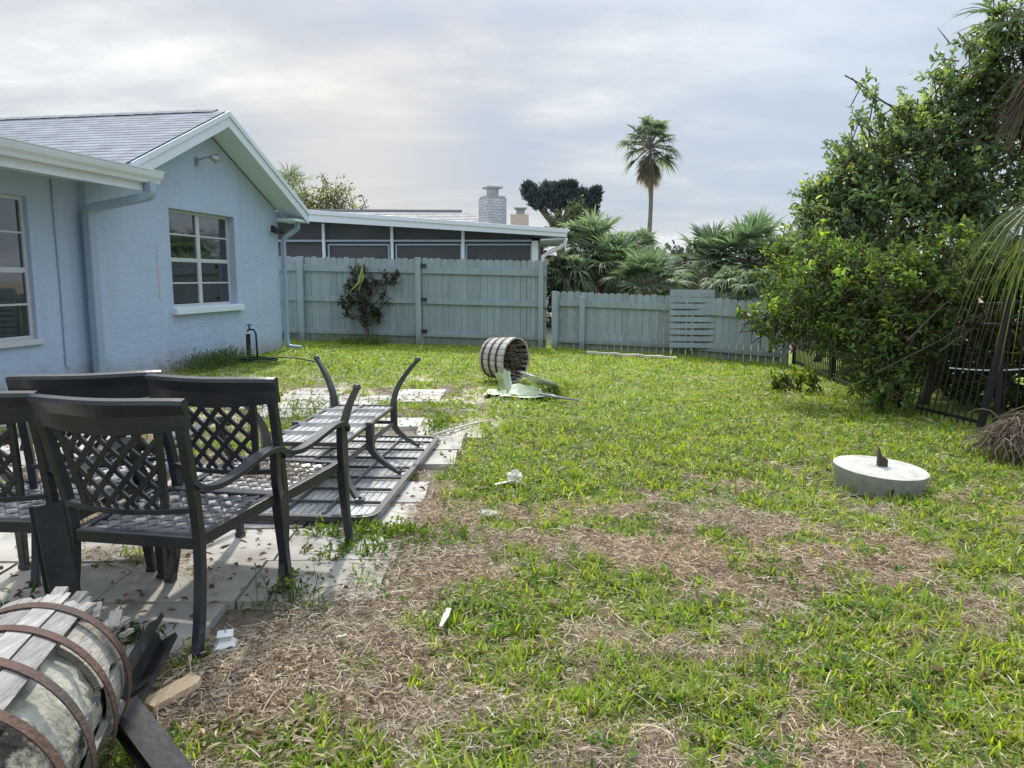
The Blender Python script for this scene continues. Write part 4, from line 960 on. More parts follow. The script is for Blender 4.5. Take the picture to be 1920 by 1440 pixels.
def build_umbrella():
    root = thing('fallen_umbrella', 'collapsed pale green garden umbrella on the grass before the tipped barrel', 'umbrella', (.1, 9.6, 0))
    G_ = lambda u, v, z: (lambda p: p)(np.array([(u - 960) / FPX * 1, 0, 0]))
    def gp(u, v, z=0):
        x = (u - 960) / FPX; y = -(v - 720) / FPX; dy = math.cos(PITCH) + y * math.sin(PITCH); dz = -math.sin(PITCH) + y * math.cos(PITCH); t = (z - CAM_H) / dz
        return np.array([x * t, dy * t, z])
    cv = MB()
    def sheet(corners, nu=14, nv=8, amp=.03, seed=0):
        a, b, c_, d = [np.array(k, float) for k in corners]; V = []; F = []
        for i in range(nu + 1):
            for j in range(nv + 1):
                u, v = i / nu, j / nv; p = a * (1 - u) * (1 - v) + b * u * (1 - v) + c_ * u * v + d * (1 - u) * v
                q = p + np.array([0, 0, amp * (fbm(np.array([u * 4 + seed]), np.array([v * 4]), seed, 3)[0] - .45) * 3 + amp * .5 * math.sin(u * 11 + v * 5)]); q[2] = max(q[2], .02); V.append(q)
        for i in range(nu):
            for j in range(nv): F.append((i * (nv + 1) + j, (i + 1) * (nv + 1) + j, (i + 1) * (nv + 1) + j + 1, i * (nv + 1) + j + 1))
        cv.add(V, F)
    sheet([gp(935, 722, .02), gp(948, 735, .02), gp(958, 700, .24), gp(928, 698, .26)], amp=.025, seed=2)
    sheet([gp(948, 735, .02), gp(962, 732, .03), gp(956, 703, .20), gp(944, 694, .30)], amp=.03, seed=5)
    sheet([gp(952, 742, .02), gp(1020, 740, .05), gp(1010, 727, .14), gp(962, 719, .14)], amp=.02, seed=9)
    sheet([gp(990, 712, .20), gp(1050, 730, .05), gp(1045, 722, .16), gp(992, 704, .26)], amp=.015, seed=12)
    sheet([gp(905, 742, .02), gp(950, 741, .02), gp(950, 732, .03), gp(915, 731, .03)], amp=.02, seed=15)
    sheet([gp(935, 744, .02), gp(1045, 748, .02), gp(1035, 738, .03), gp(950, 735, .03)], amp=.015, seed=19)
    cv.build('canopy', M['canvas'], root, smooth=True)
    def pole(pts, r): k = MB(); k.tube(pts, r, 8); k.build('pole', M['pole'], root, smooth=True)
    pole([gp(976, 698, .28), gp(1045, 722, .13)], .016); pole([gp(980, 704, .24), gp(1050, 726, .10)], .013); pole([gp(1010, 738, .10), gp(1085, 751, .03)], .012); pole([gp(1020, 742, .07), gp(1075, 750, .03)], .009)
build_umbrella()

# ------------------------------------------------------------------ concrete disc with post stub
def build_disc():
    c = np.array([2.52, 5.15, float(gz(2.4, 5.1)) + .0]); root = thing('concrete_base', 'white round concrete base tipped slightly on the lawn', 'concrete base', c)
    Mt = rotx(R(2.5)) @ roty(R(3.2)); b = MB(); prof = [(.258, -.03), (.270, .02), (.289, .085), (.299, .13), (.301, .150)]
    k = 56; rings = []
    for (r, z) in prof:
        rings.append([c + Mt @ np.array([r * (1 + .012 * math.sin(7 * t) * random.random()) * math.cos(t), r * (1 + .012 * random.random()) * math.sin(t), z]) for t in np.arange(k) * 2 * PI / k])
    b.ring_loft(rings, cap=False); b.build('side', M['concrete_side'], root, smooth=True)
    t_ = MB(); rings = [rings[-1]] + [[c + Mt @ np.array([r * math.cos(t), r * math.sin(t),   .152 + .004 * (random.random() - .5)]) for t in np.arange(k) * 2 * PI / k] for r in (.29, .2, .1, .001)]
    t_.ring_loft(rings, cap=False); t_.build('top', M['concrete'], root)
    s = MB(); p = c + Mt @ np.array([.02, .02, .15]); s.ring_loft([[p + np.array(q) for q in ((-.035, -.02, 0), (.03, -.02, 0), (.034, .02, 0), (-.03, .02, 0))], [p + np.array(q) for q in ((-.034, -.02, .06), (.03, -.02, .05), (.034, .02, .055), (-.03, .02, .065))], [p + np.array(q) for q in ((-.034, -.016, .14), (-.012, -.016, .075), (-.01, .016, .08), (-.03, .018, .15))]])
    s.build('post_stub', M['stub'], root); n_ = MB(); n_.box(c + Mt @ np.array([-.05, -.283, .05]), (.025, .03, .06)); n_.build('notch', M['stub'], root)
build_disc()

# ------------------------------------------------------------------ standpipe and hose
def build_tap():
    p = HW(2.05, .42, 0); p[2] = float(gz(p[0], p[1])); root = thing('standpipe', 'dark garden standpipe beside the blue wall', 'tap', p); k = MB()
    k.box(p + (0, 0, .20), (.065, .05, .50)); k.build('post', M['lamp'], root, bevel=.006)
    k = MB(); k.tube([p + (.0, -.03, .50), p + (.05, -.05, .53), p + (.12, -.06, .52), p + (.15, -.06, .45), p + (.16, -.06, .05)], .016, 8); k.build('pipe', M['lamp'], root, smooth=True); k = MB(); k.tube([p + (.04, -.05, .53), p + (.04, -.05, .60)], .012, 6); k.tube([p + (.0, -.05, .60), p + (.08, -.05, .60)], .010, 6); k.build('handle', M['lamp'], root)
    h = MB(); pts = []
    for t in np.linspace(0, 6 * PI, 130):
        r = .30 + .05 * math.sin(t * .37); pts.append(p + np.array([.12 + r * 1.25 * math.cos(t), -.22 + r * .7 * math.sin(t), .025 + .011 * t / PI * .9]))
    for t in np.linspace(0, 1, 20)[1:]: pts.append(pts[129] + np.array([.7 * t, .1 * math.sin(t * 5), -.06 * t]))
    h.tube(pts, .011, 6); tag(h.build('garden_hose', M['hose'], None, smooth=True), 'coiled dark green hose on the ground by the standpipe', 'hose')
build_tap()

# ------------------------------------------------------------------ vegetation helpers
def rand_dir(n, up=0.0):
    v = RS.normal(size=(n, 3)); v[:, 2] += up; return norm(v)

GREENS = np.array([[.045, .085, .018], [.060, .105, .022], [.035, .070, .020], [.085, .125, .022], [.050, .095, .030]])
def tint_leaves(n, pal=GREENS, jit=.25, yellow=.0, ycol=(.22, .22, .03)):
    t = pal[RS.randint(0, len(pal), n)] * RS.uniform(1 - jit, 1 + jit, (n, 1))
    if yellow > 0:
        m = RS.uniform(size=n) < yellow; t[m] = np.array(ycol) * RS.uniform(.7, 1.2, (m.sum(), 1))
    return t

def leaf_blobs(blobs, per, L, W, pal=GREENS, spray=14, spread=.16, yellow=.03, shell=.45, newgrowth=.3, seedup=.35, hazec=None, haze=0):
    """blobs: (centre, radii); sprays of leaves around twigs through each blob -> MB of leaves, MB of twigs"""
    mb = MB(); tw = MB()
    for bi, (c, r) in enumerate(blobs):
        c = np.array(c, float); r = np.broadcast_to(np.array(r, float), 3)
        n = max(3, int(per * (r.prod() ** (2 / 3))))
        d = rand_dir(n); rr = (RS.uniform(shell, 1, n) ** .7)[:, None] * (1 + .25 * (RS.uniform(size=(n, 1)) - .4))
        ctr = c + d * rr * r
        out = norm(d * .8 + RS.normal(size=(n, 3)) * .45 + [0, 0, seedup])
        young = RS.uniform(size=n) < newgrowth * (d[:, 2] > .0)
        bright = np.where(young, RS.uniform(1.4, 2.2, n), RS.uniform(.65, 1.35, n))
        m = spray; N = n * m
        f = np.tile(np.linspace(-.5, 1, m), n)[:, None]
        C_ = np.repeat(ctr, m, 0); O = np.repeat(out, m, 0)
        pos = C_ + O * f * spread * RS.uniform(.8, 1.2, (N, 1)) + RS.normal(size=(N, 3)) * spread * .16
        dr = norm(O * .55 + RS.normal(size=(N, 3)) * .75 + [0, 0, -.12]); nr = norm(RS.normal(size=(N, 3)) * .55 + [0, -.1, 1])
        t = tint_leaves(N, pal, .22, yellow) * np.repeat(bright, m)[:, None]
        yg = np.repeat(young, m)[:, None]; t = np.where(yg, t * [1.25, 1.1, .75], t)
        if haze: t = t * (1 - haze) + np.array(hazec) * haze  # distance haze mixed into the leaf colour
        sz = RS.uniform(.5, 1.35, N)
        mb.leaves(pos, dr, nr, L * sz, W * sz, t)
        # twigs
        step = max(1, n // 70)
        for i in range(0, n, step): tw.tube([ctr[i] - out[i] * spread * 2.2 + (0, 0, -.04), ctr[i] - out[i] * spread * .5, ctr[i] + out[i] * spread * .8], [.008 * L / .07, .006 * L / .07, .003 * L / .07], 4, False)
    return mb, tw

def limbs(tw, base, targets, r0=.07, sag=.15, sizes=None):
    base = np.array(base, float); R0 = r0
    for ti, t in enumerate(targets):
        r0 = R0 if sizes is None else min(R0, R0 * .15 + sizes[ti] * .055)
        t = np.array(t, float); k = np.linspace(0, 1, 7)[:, None]; mid = base * .5 + t * .5 + np.array([random.gauss(0, sag), random.gauss(0, sag), .25])
        pts = (1 - k) ** 2 * base + 2 * k * (1 - k) * mid + k * k * t; tw.tube(pts, np.linspace(r0, r0 * .22, 7), 6, False)

def tree(name, label, cat, base, blobs, per, L, W, trunk_top, r0=.1, group=None, fm='leaf', twigs=True, extra_twigs=None, **kw):
    root = thing(name, label, cat, base, 0, group)
    cr, tw = leaf_blobs(blobs, per, L, W, **kw)
    cr.build('crown', M[fm], root, tint=True)
    b = np.array(base, float); tt = np.array(trunk_top, float); k = np.linspace(0, 1, 8)[:, None]; pts = b + (tt - b) * k + np.array([.10, .06, 0]) * np.sin(k * 5)
    tr = MB(); tr.tube(pts, np.linspace(r0 * 1.3, r0 * .8, 8), 8)
    if extra_twigs:
        for p in extra_twigs: tw.tube(p, np.linspace(.009, .003, len(p)), 5, False)
    limbs(tr, tt, [np.array(c) for c, r in blobs], r0 * .7, .15, [float(np.max(r)) for c, r in blobs])
    to = tr.build('trunk', M['bark'], root, smooth=True)
    if twigs: tw.build('twigs', M['bark'], root)
    return root

def fan_fronds(mb, st, hub, ends, blade, nl=26, arc=R(125), droop=.5, tint=(.06, .11, .035), wid=.045, jit=.25, fold=.35):
    """hub: crown point; ends: (N,3) petiole end points; each end carries a fan of nl leaflets"""
    hub = np.array(hub, float); N = len(ends)
    for i in range(N):
        e = np.array(ends[i], float); d = norm(e - hub + 1e-6)
        # petiole
        k = np.linspace(0, 1, 5)[:, None]; mid = (hub + e) / 2 + np.array([0, 0, .10 * np.linalg.norm(e - hub)])
        P = (1 - k) ** 2 * hub + 2 * k * (1 - k) * mid + k * k * e; st.tube(P, np.linspace(.018, .010, 5) * (wid / .045), 4, False)
        d = norm(P[-1] - P[-2]); side = norm(np.cross(d, [0, 0, 1.0]) + RS.normal(size=3) * .12); up = np.cross(side, d)
        a = np.linspace(-arc, arc, nl) + RS.normal(size=nl) * .03; Lf = blade * (1 - .28 * (np.abs(a) / arc) ** 2) * RS.uniform(.85, 1.08, nl)
        u = np.cos(a)[:, None] * d + np.sin(a)[:, None] * side + up * (fold * np.abs(np.sin(a)))[:, None]; u = norm(u)
        kk = 5; pts = np.zeros((nl, kk, 3)); w = np.zeros((nl, kk)); dr = droop * RS.uniform(.6, 1.4, nl)
        for j in range(kk):
            f = j / (kk - 1); pts[:, j] = e + u * (Lf * f)[:, None] - np.array([0, 0, 1.0]) * (dr * Lf * f ** 2.6)[:, None]; w[:, j] = wid * (.55 + .6 * f if f < .4 else 1.05 * (1 - f) / .6 * .8 + .02)
        sd = norm(np.cross(u, up) + up * (RS.choice([-1, 1], nl) * .4)[:, None])
        t = np.array(tint) * RS.uniform(1 - jit, 1 + jit, (nl, 1)) * RS.uniform(.8, 1.2)
        tt = np.repeat(t[:, None, :], kk, 1); tt[:, -1] = tt[:, -1] * [1.6, 1.35, 1.0]
        mb.ribbons(pts, w, sd, tt.reshape(nl * kk, 3).reshape(nl, kk, 3))

def palm(name, label, crown, base, n, blade, pet, tint, group=None, dead=8, droop=.5, wid=.05, elev=(-.5, 1.2), nl=24, trunk_r=.14, deadtint=(.20, .16, .11), skirt=False, lean=None):
    crown = np.array(crown, float); root = thing(name, label, 'palm tree', base, 0, group)
    fr = MB(); st = MB(); ends = []
    for i in range(n):
        az = i * 2.39996 + RS.uniform(-.3, .3); el = elev[0] + (elev[1] - elev[0]) * ((i + .5) / n) ** .8 + RS.uniform(-.12, .12); l = pet * RS.uniform(.8, 1.15)
        ends.append(crown + l * np.array([math.cos(az) * math.cos(el), math.sin(az) * math.cos(el), math.sin(el)]))
    for e in ends:
        g = RS.uniform(.75, 1.25); fan_fronds(fr, st, crown, [e], blade * RS.uniform(.85, 1.1), nl, droop=droop * RS.uniform(.6, 1.4), tint=np.array(tint) * g, wid=wid)
    fr.build('fronds', M['frond'], root, tint=True); st.build('frond_stems', M['trunk'], root)
    if dead:
        dm = MB(); ds = MB()
        for i in range(dead):
            az = RS.uniform(0, 2 * PI); el = RS.uniform(-1.45, -.75) if skirt else RS.uniform(-1.2, -.6); hub = crown - (0, 0, RS.uniform(.1, 1.0 if skirt else .4) * blade); l = pet * (.35 if skirt else .7)
            fan_fronds(dm, ds, hub, [hub + l * np.array([math.cos(az) * math.cos(el), math.sin(az) * math.cos(el), math.sin(el)])], blade * .8, 14, R(60), .5, deadtint, wid * .8)
        dm.build('dead_fronds', M['frond'], root, tint=True); ds.build('dead_stems', M['trunk'], root)
    b = np.array(base, float); k = np.linspace(0, 1, 14)[:, None]; pts = b + (crown - b) * k
    if lean is not None: pts = pts + np.array(lean) * np.sin(k * PI)
    tr = MB(); tr.tube(pts, trunk_r * (1.0 + .06 * np.sin(np.arange(14) * 2.3)) * np.linspace(1.1, .85, 14), 10); tr.build('trunk', M['trunk'], root, smooth=True)
    return root

# ------------------------------------------------------------------ trees on the right
def blob(u, v, Y, r, ry=None): return (at(u, v, Y), (r * Y / FPX, (ry or r) * Y / FPX * .9, r * Y / FPX * .9))
DARK = np.array([[.080, .125, .030], [.10, .15, .034], [.055, .095, .028], [.135, .17, .034], [.08, .13, .042]])
COOL = np.array([[.088, .125, .070], [.11, .150, .078], [.068, .102, .062], [.125, .165, .068]])  # lighter and greyer: a hazy veil put into the leaf colour
tree('broadleaf_tree', 'big glossy-leaved tree towering over the iron fence on the right', 'tree', (6.6, 10.2, -.3),
     [blob(1560, 395, 11, 70), blob(1600, 350, 11, 60), blob(1640, 330, 10.8, 95), blob(1690, 250, 10.5, 62), blob(1730, 300, 10.3, 110), blob(1640, 420, 10.6, 105), blob(1840, 330, 9.8, 120), blob(1760, 420, 10, 120), blob(1890, 420, 9.6, 120), blob(1530, 365, 11.2, 34), blob(1505, 388, 11.2, 20), blob(1625, 300, 10.8, 40), blob(1690, 215, 10.4, 36), blob(1722, 215, 10.3, 26), blob(1618, 165, 10.2, 14), blob(1640, 180, 10.2, 9), blob(1612, 232, 10.2, 12), blob(1590, 335, 11, 40), blob(1800, 250, 10, 80), blob(1570, 470, 10.8, 80), blob(1680, 500, 10.2, 90)],
     280, .084, .040, at(1850, 420, 10.1), .12, pal=COOL * 1.8 * np.array([.95, .97, 1.15]), yellow=.04, newgrowth=.22, spread=.15,
     extra_twigs=[[at(1750, 225, 10.2), at(1690, 205, 10.2), at(1655, 190, 10.2), at(1618, 168, 10.2)], [at(1700, 260, 10.2), at(1650, 250, 10.2), at(1612, 235, 10.2)], [at(1700, 260, 9.6), at(1800, 230, 9.4), at(1930, 205, 9.2)], [at(1660, 300, 9.5), at(1780, 270, 9.3), at(1930, 262, 9.2)], [at(1780, 80, 10), at(1758, 52, 10)]])
tree('tall_tree', 'upper dark green leafy crown rising at the top right corner', 'tree', (7.4, 9.6, -.3),
     [blob(1790, 175, 10, 48), blob(1815, 130, 10, 55), blob(1850, 190, 9.9, 75), blob(1895, 110, 9.7, 80), blob(1905, 35, 9.6, 70), blob(1840, 70, 9.8, 32), blob(1930, 220, 9.6, 90), blob(1765, 150, 10, 20)],
     240, .084, .040, at(1930, 230, 9.7), .10, pal=COOL * 1.8 * np.array([.95, .97, 1.15]), yellow=.03, newgrowth=.2, spread=.14)
def sprig(pts, n=26):
    pass
tree('overhanging_bush', 'large leafy bush spilling over the iron fence onto the lawn', 'bush', (4.95, 9.2, -.15),
     [blob(1450, 602, 9.3, 42), blob(1500, 570, 9.3, 62), blob(1570, 540, 9.1, 85), blob(1650, 540, 8.9, 95), blob(1735, 550, 8.6, 80), blob(1565, 615, 9.0, 58), blob(1640, 640, 8.7, 80), blob(1700, 635, 8.5, 58), blob(1672, 700, 8.4, 42), blob(1625, 690, 8.6, 40), blob(1662, 735, 8.3, 24), blob(1695, 740, 8.2, 18), blob(1480, 632, 9.3, 26), blob(1620, 735, 8.5, 16), blob(1790, 500, 8.6, 80), blob(1745, 615, 8.4, 46), blob(1412, 600, 9.3, 22), blob(1432, 622, 9.3, 14), blob(1540, 500, 9.6, 60), blob(1870, 500, 8.6, 55)],
     450, .074, .034, (5.1, 9.2, .9), .05, pal=DARK * 1.4 * np.array([.92, .97, 1.2]), yellow=.035, newgrowth=.24, spread=.12,
     extra_twigs=[[at(1640, 700, 8.2), at(1760, 640, 8.0), at(1880, 560, 7.8)], [at(1700, 640, 8.0), at(1760, 580, 8.0), at(1800, 545, 8.0)], [at(1760, 660, 8), at(1830, 610, 7.9), at(1905, 560, 7.8)], [at(1770, 640, 8.2), at(1840, 590, 8.1), at(1890, 575, 8)], [at(1720, 650, 8.3), at(1790, 615, 8.2), at(1835, 590, 8.2)], [at(1700, 655, 8.3), at(1735, 600, 8.3), at(1765, 570, 8.3)], [at(1800, 640, 8.1), at(1835, 600, 8.1), at(1850, 570, 8.1)]])
tree('broadleaf_sapling', 'small leafy sapling on the lawn under the overhanging bush', 'plant', (4.1, 10.2, -.12),
     [blob(1480, 722, 10.2, 24), blob(1520, 712, 10.1, 18), blob(1455, 728, 10.2, 10)], 500, .085, .04, (4.0, 10.2, .05), .012, pal=DARK, yellow=.03, newgrowth=.2, spread=.10)
tree('hedge_bush', 'dark dense bush behind the leaning iron fence panel', 'bush', (5.9, 8.2, -.2),
     [((5.7, 8.6, .5), (.6, .9, .75)), ((6.1, 7.4, .5), (.7, .6, .8)), ((5.9, 9.8, .6), (.6, .9, .8)), ((6.3, 11.4, .6), (.6, 1.0, .9)), ((6.6, 13.2, .6), (.7, 1.1, .9)), ((6.9, 7.0, 1.2), (.8, .6, .8)), ((6.4, 8.6, 1.4), (.7, .9, .7))],
     240, .10, .05, (5.9, 8.2, .5), .05, pal=DARK * .45, yellow=.02, newgrowth=.05, spread=.16)
tree('hedge_bush', 'olive green bush between the far palms and the overhanging bush', 'bush', (6.3, 15.8, -.3),
     [blob(1500, 480, 15, 60), blob(1480, 530, 15.2, 45), blob(1560, 530, 14.5, 80), blob(1600, 600, 14, 70), blob(1530, 440, 14.5, 45), blob(1550, 630, 14.2, 40)], 170, .10, .05, (6.3, 15.8, .5), .06, pal=DARK * 1.35, yellow=.03, newgrowth=.2, spread=.2)

palm('cabbage_palm', 'cabbage palm with drooping grey dead fronds at the upper right edge', at(1985, 60, 9.0), (6.9, 9.0, -.2), 16, .75, .6, (.075, .12, .05), None, 12, .6, .035, (-.6, 1.0), 26, .12, (.17, .14, .115))
palm('fan_palm', 'small fan palm poking out behind the broadleaf tree', at(1580, 420, 12.2), (5.4, 12.2, -.25), 16, .68, .42, (.07, .11, .055), None, 4, .3, .03, (-.5, 1.2), 26, .09)

def hanging_frond():
    root = thing('young_palm', 'young palm with long yellow-green leaflets hanging in front of the iron fence', 'palm tree', (4.35, 5.35, -.05)); fr = MB(); st = MB()
    hub = at(2010, 335, 5.6)
    for (u, v, Y, bl, dr) in ((1928, 392, 5.6, .56, 1.0), (1960, 372, 5.4, .62, 1.0), (1950, 425, 5.9, .48, 1.1)):
        fan_fronds(fr, st, hub, [at(u, v, Y)], bl, 24, R(80), dr, (.115, .15, .052), .020, .25, .1)
    fr.build('fronds', M['frond'], root, tint=True); st.build('frond_stems', M['trunk'], root)
    tr = MB(); tr.tube([(4.35, 5.35, -.05), (4.2, 5.5, .8), (4.05, 5.6, 1.7), hub], [.07, .065, .06, .05], 8); tr.build('trunk', M['trunk'], root, smooth=True)
hanging_frond()

def dead_frond_heap():
    mb = MB(); N = 1500; c = np.array([4.22, 5.95, -.04]); th = RS.uniform(0, 2 * PI, N); r = RS.uniform(0, 1, N) ** .6
    k = 6; a = RS.uniform(0, 2 * PI, N); start = np.stack([c[0] + np.cos(th) * r * .42, c[1] + np.sin(th) * r * .40, c[2] + .16 + .30 * (1 - r ** 2) * RS.uniform(.3, 1, N)], 1)
    L = RS.uniform(.18, .42, N); out = np.stack([np.cos(th + RS.normal(size=N) * 1.3), np.sin(th + RS.normal(size=N) * 1.3), RS.normal(size=N) * .5 + .25], 1)
    pts = np.zeros((N, k, 3))
    for j in range(k):
        f = j / (k - 1); pts[:, j] = start + out * (L * f * .6)[:, None] + np.stack([np.sin(f * 4 + th * 3), np.cos(f * 4 + th * 5), 0 * th], 1) * (.05 * f); pts[:, j, 2] -= L * f ** 2 * .7; pts[:, j, 2] = np.maximum(pts[:, j, 2], c[2] + RS.uniform(0, .03, N))
    w = np.tile([.010, .012, .011, .009, .006, .003], (N, 1)); t = np.array([.17, .135, .105]) * RS.uniform(.4, 1.25, (N, 1))
    mb.ribbons(pts, w, norm(np.cross(out, [0, 0, 1.0]) + RS.normal(size=(N, 3)) * .5), t)
    tag(mb.build('dead_frond_heap', M['straw'], None, tint=True), 'heap of grey-brown dead palm fronds at the right edge', 'frond heap')
dead_frond_heap()
def rope():
    k = MB(); a = at(1780, 690, 8.0); b = at(1960, 688, 7.7); t = np.linspace(0, 1, 15)[:, None]; p = a + (b - a) * t; p[:, 2] -= .03 * np.sin(t[:, 0] * PI); k.tube(p, .008, 6)
    tag(k.build('rope', M['plastic'], None), 'thin white rope stretched behind the leaning iron fence panel', 'rope')
rope()

# ------------------------------------------------------------------ far palms and trees
PG = 'sabal palms beyond the low fence'
HZ = lambda t, k: tuple(np.array(t) * (1 - k) + np.array([.20, .24, .28]) * k)  # blends distance haze into a plant's own colour
for i, (u, v, Y, bl, tn, lab, de, dp) in enumerate([
    (1105, 455, 25, 1.15, (.075, .115, .055), 'sabal palm with pale hanging dead frond beside the porch roof end', 14, .4),
    (1062, 505, 23.5, .8, (.085, .115, .05), 'scruffy olive sabal palm close behind the gate end', 12, .8),
    (1150, 488, 24, 1.15, (.07, .115, .045), 'bushy sabal palm standing left of the tall palm trunk', 8, .4),
    (1200, 458, 30, .85, (.07, .115, .065), 'small round palm crown crossing the tall palm trunk', 4, .4),
    (1215, 522, 22, 1.05, (.05, .090, .035), 'low dark fan palm directly below the tall palm', 3, .3),
    (1335, 478, 25, 1.15, (.065, .105, .055), 'spiky sabal palm left in the right-hand palm clump', 5, .22),
    (1405, 472, 24.5, 1.30, (.065, .110, .055), 'tallest spiky sabal palm in the right-hand palm clump', 6, .2),
    (1460, 490, 24, 1.05, (.060, .10, .055), 'sabal palm between the tallest spiky palm and the bush', 5, .22),
    (1365, 535, 22, .85, (.085, .12, .06), 'low palm with pale drooping fronds above the pallet', 5, .8),
    (1425, 545, 21, .85, (.075, .11, .06), 'low drooping palm just behind the end of the fence', 6, .8)]):
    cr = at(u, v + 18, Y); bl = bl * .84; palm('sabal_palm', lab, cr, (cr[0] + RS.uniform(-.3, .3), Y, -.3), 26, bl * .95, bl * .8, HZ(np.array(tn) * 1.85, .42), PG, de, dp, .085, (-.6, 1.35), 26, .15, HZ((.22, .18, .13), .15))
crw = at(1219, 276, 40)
palm('tall_palm', 'very tall slender fan palm standing alone against the sky', crw, at(1200, 560, 40), 25, .92, 1.0, HZ((.11, .155, .09), .40), None, 44, .50, .115, (-.8, 1.4), 24, .115, HZ((.22, .18, .15), .35), True, (.25, 0, 0))

tree('pale_tree', 'airy pale green tree behind the ridge of the blue house', 'tree', (-9.5, 33, 0),
     [blob(585, 376, 32, 38), blob(620, 366, 32, 30), blob(640, 391, 32, 34), blob(600, 401, 32, 40), blob(665, 396, 32, 22), blob(560, 386, 32, 30), blob(675, 408, 32, 18), blob(540, 401, 32, 30)], 60, .15, .075, at(610, 420, 32), .14, pal=np.array([[.22, .27, .12], [.26, .30, .14], [.30, .32, .19]]), spread=.45, spray=10, fm='far_leaf', newgrowth=.2, shell=.3)
palm('distant_palm', 'wispy palm top peeking over the blue house roof edge', at(540, 364, 34), (-9.9, 34, 0), 12, 1.0, .8, HZ((.13, .16, .10), .3), None, 0, .4, .06, (-.2, 1.4), 14, .12)
def juniper():
    base = (2.2, 31, 0); root = thing('cypress_tree', 'dark flat-topped cypress with bare twisted limbs by the far chimney', 'tree', base)
    bl = [blob(u, v, 31, r * .84) for (u, v, r) in ((995, 366, 17), (1010, 380, 20), (1030, 362, 18), (1040, 382, 22), (1062, 370, 20), (1075, 385, 22), (1090, 372, 15), (1110, 378, 17), (1105, 395, 20), (1118, 365, 9), (1055, 355, 9), (990, 355, 7), (1072, 353, 9))]
    mb = MB()
    for c, r in bl:
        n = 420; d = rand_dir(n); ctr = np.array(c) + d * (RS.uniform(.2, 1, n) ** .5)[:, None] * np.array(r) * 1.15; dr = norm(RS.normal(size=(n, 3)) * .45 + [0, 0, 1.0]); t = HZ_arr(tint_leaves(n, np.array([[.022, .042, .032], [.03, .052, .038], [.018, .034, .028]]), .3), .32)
        mb.leaves(ctr, dr, rand_dir(n), .26 * RS.uniform(.6, 1.3, n), .075, t)
    mb.build('crown', M['far_leaf'], root, tint=True)
    tr = MB(); tp = at(1045, 432, 31); tr.tube([base, (tp + np.array(base)) / 2 + (.1, 0, 0), tp], [.22, .2, .16], 8)
    for c, r in bl: limbs(tr, tp, [c], .10, .25)
    tr.build('trunk', M['bark'], root, smooth=True)
def HZ_arr(t, k): return t * (1 - k) + np.array([.20, .24, .28]) * k  # the same painted haze for arrays of leaf colours
juniper()
tree('leafy_tree', 'mid green leafy tree in front of the dark cypress', 'tree', (2.9, 28, 0), [blob(1060, 405, 28, 26), blob(1085, 400, 28, 26), blob(1105, 412, 28, 24), blob(1045, 425, 28, 22), blob(1075, 430, 28, 30)], 40, .20, .10, at(1075, 445, 28), .1, pal=np.array([[.06, .095, .04], [.075, .115, .045]]), spread=.3, spray=10, fm='far_leaf', haze=.1, hazec=(.2, .24, .28))
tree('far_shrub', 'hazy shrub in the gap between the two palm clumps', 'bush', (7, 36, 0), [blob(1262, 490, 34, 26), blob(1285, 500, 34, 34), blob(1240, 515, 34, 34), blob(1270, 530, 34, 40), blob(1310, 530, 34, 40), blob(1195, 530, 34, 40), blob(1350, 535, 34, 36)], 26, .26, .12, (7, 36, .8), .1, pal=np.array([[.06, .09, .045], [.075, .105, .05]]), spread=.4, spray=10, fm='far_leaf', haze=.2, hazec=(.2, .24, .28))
tree('far_shrub', 'brown-green thicket behind the scruffy palm by the gate', 'bush', (1.8, 25, 0), [((1.5, 25.5, 1.2), (.9, .8, .9)), ((2.8, 26, 1.0), (1.1, .8, .9)), ((4.4, 26, .9), (1.2, .8, .9)), ((1.3, 24, .4), (.7, .6, .5))], 40, .18, .08, (1.8, 25, .8), .08, pal=np.array([[.09, .085, .05], [.07, .085, .045], [.12, .10, .07]]), spread=.3, spray=10, fm='far_leaf', newgrowth=.05)
def treeline():
    mb = MB(); bl = []
    for i, x in enumerate(np.arange(-60, 75, 3.2)): bl.append(((x, 85 + RS.uniform(-6, 6), RS.uniform(.6, 1.6)), (2.6, 2.2, RS.uniform(1.6, 2.6))))
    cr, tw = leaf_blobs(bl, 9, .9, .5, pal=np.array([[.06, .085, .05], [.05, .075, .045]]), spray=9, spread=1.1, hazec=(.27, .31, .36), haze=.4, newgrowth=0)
    tag(cr.build('treeline', M['far_leaf'], None, tint=True), 'hazy far-off line of trees on the horizon', 'trees', None, 'stuff')
treeline()

# climbing vine on the fence
tree('climbing_vine', 'scraggly vine with dark purple and green leaves climbing the tall fence', 'vine', (-3.15, 16.35, .05),
     [(at(670, 545, 16.4), (.30, .10, .28)), (at(690, 590, 16.4), (.26, .09, .30)), (at(715, 525, 16.4), (.32, .07, .13)), (at(672, 505, 16.4), (.14, .07, .15)), (at(655, 575, 16.4), (.16, .07, .25)), (at(735, 520, 16.4), (.16, .05, .07)), (at(718, 560, 16.4), (.10, .05, .12))],
     800, .075, .032, (-3.2, 16.36, .7), .025, pal=np.array([[.040, .055, .025], [.05, .075, .03], [.075, .045, .048], [.035, .042, .03]]), yellow=.03, newgrowth=.05, spread=.10,
     extra_twigs=[[at(735, 535, 16.38), at(750, 530, 16.38), at(762, 520, 16.38)], [at(680, 505, 16.38), at(690, 480, 16.38), at(695, 465, 16.38)], [at(680, 640, 16.38), at(690, 600, 16.38), at(670, 520, 16.38)], [at(700, 640, 16.38), at(695, 590, 16.38), at(700, 530, 16.38)]])
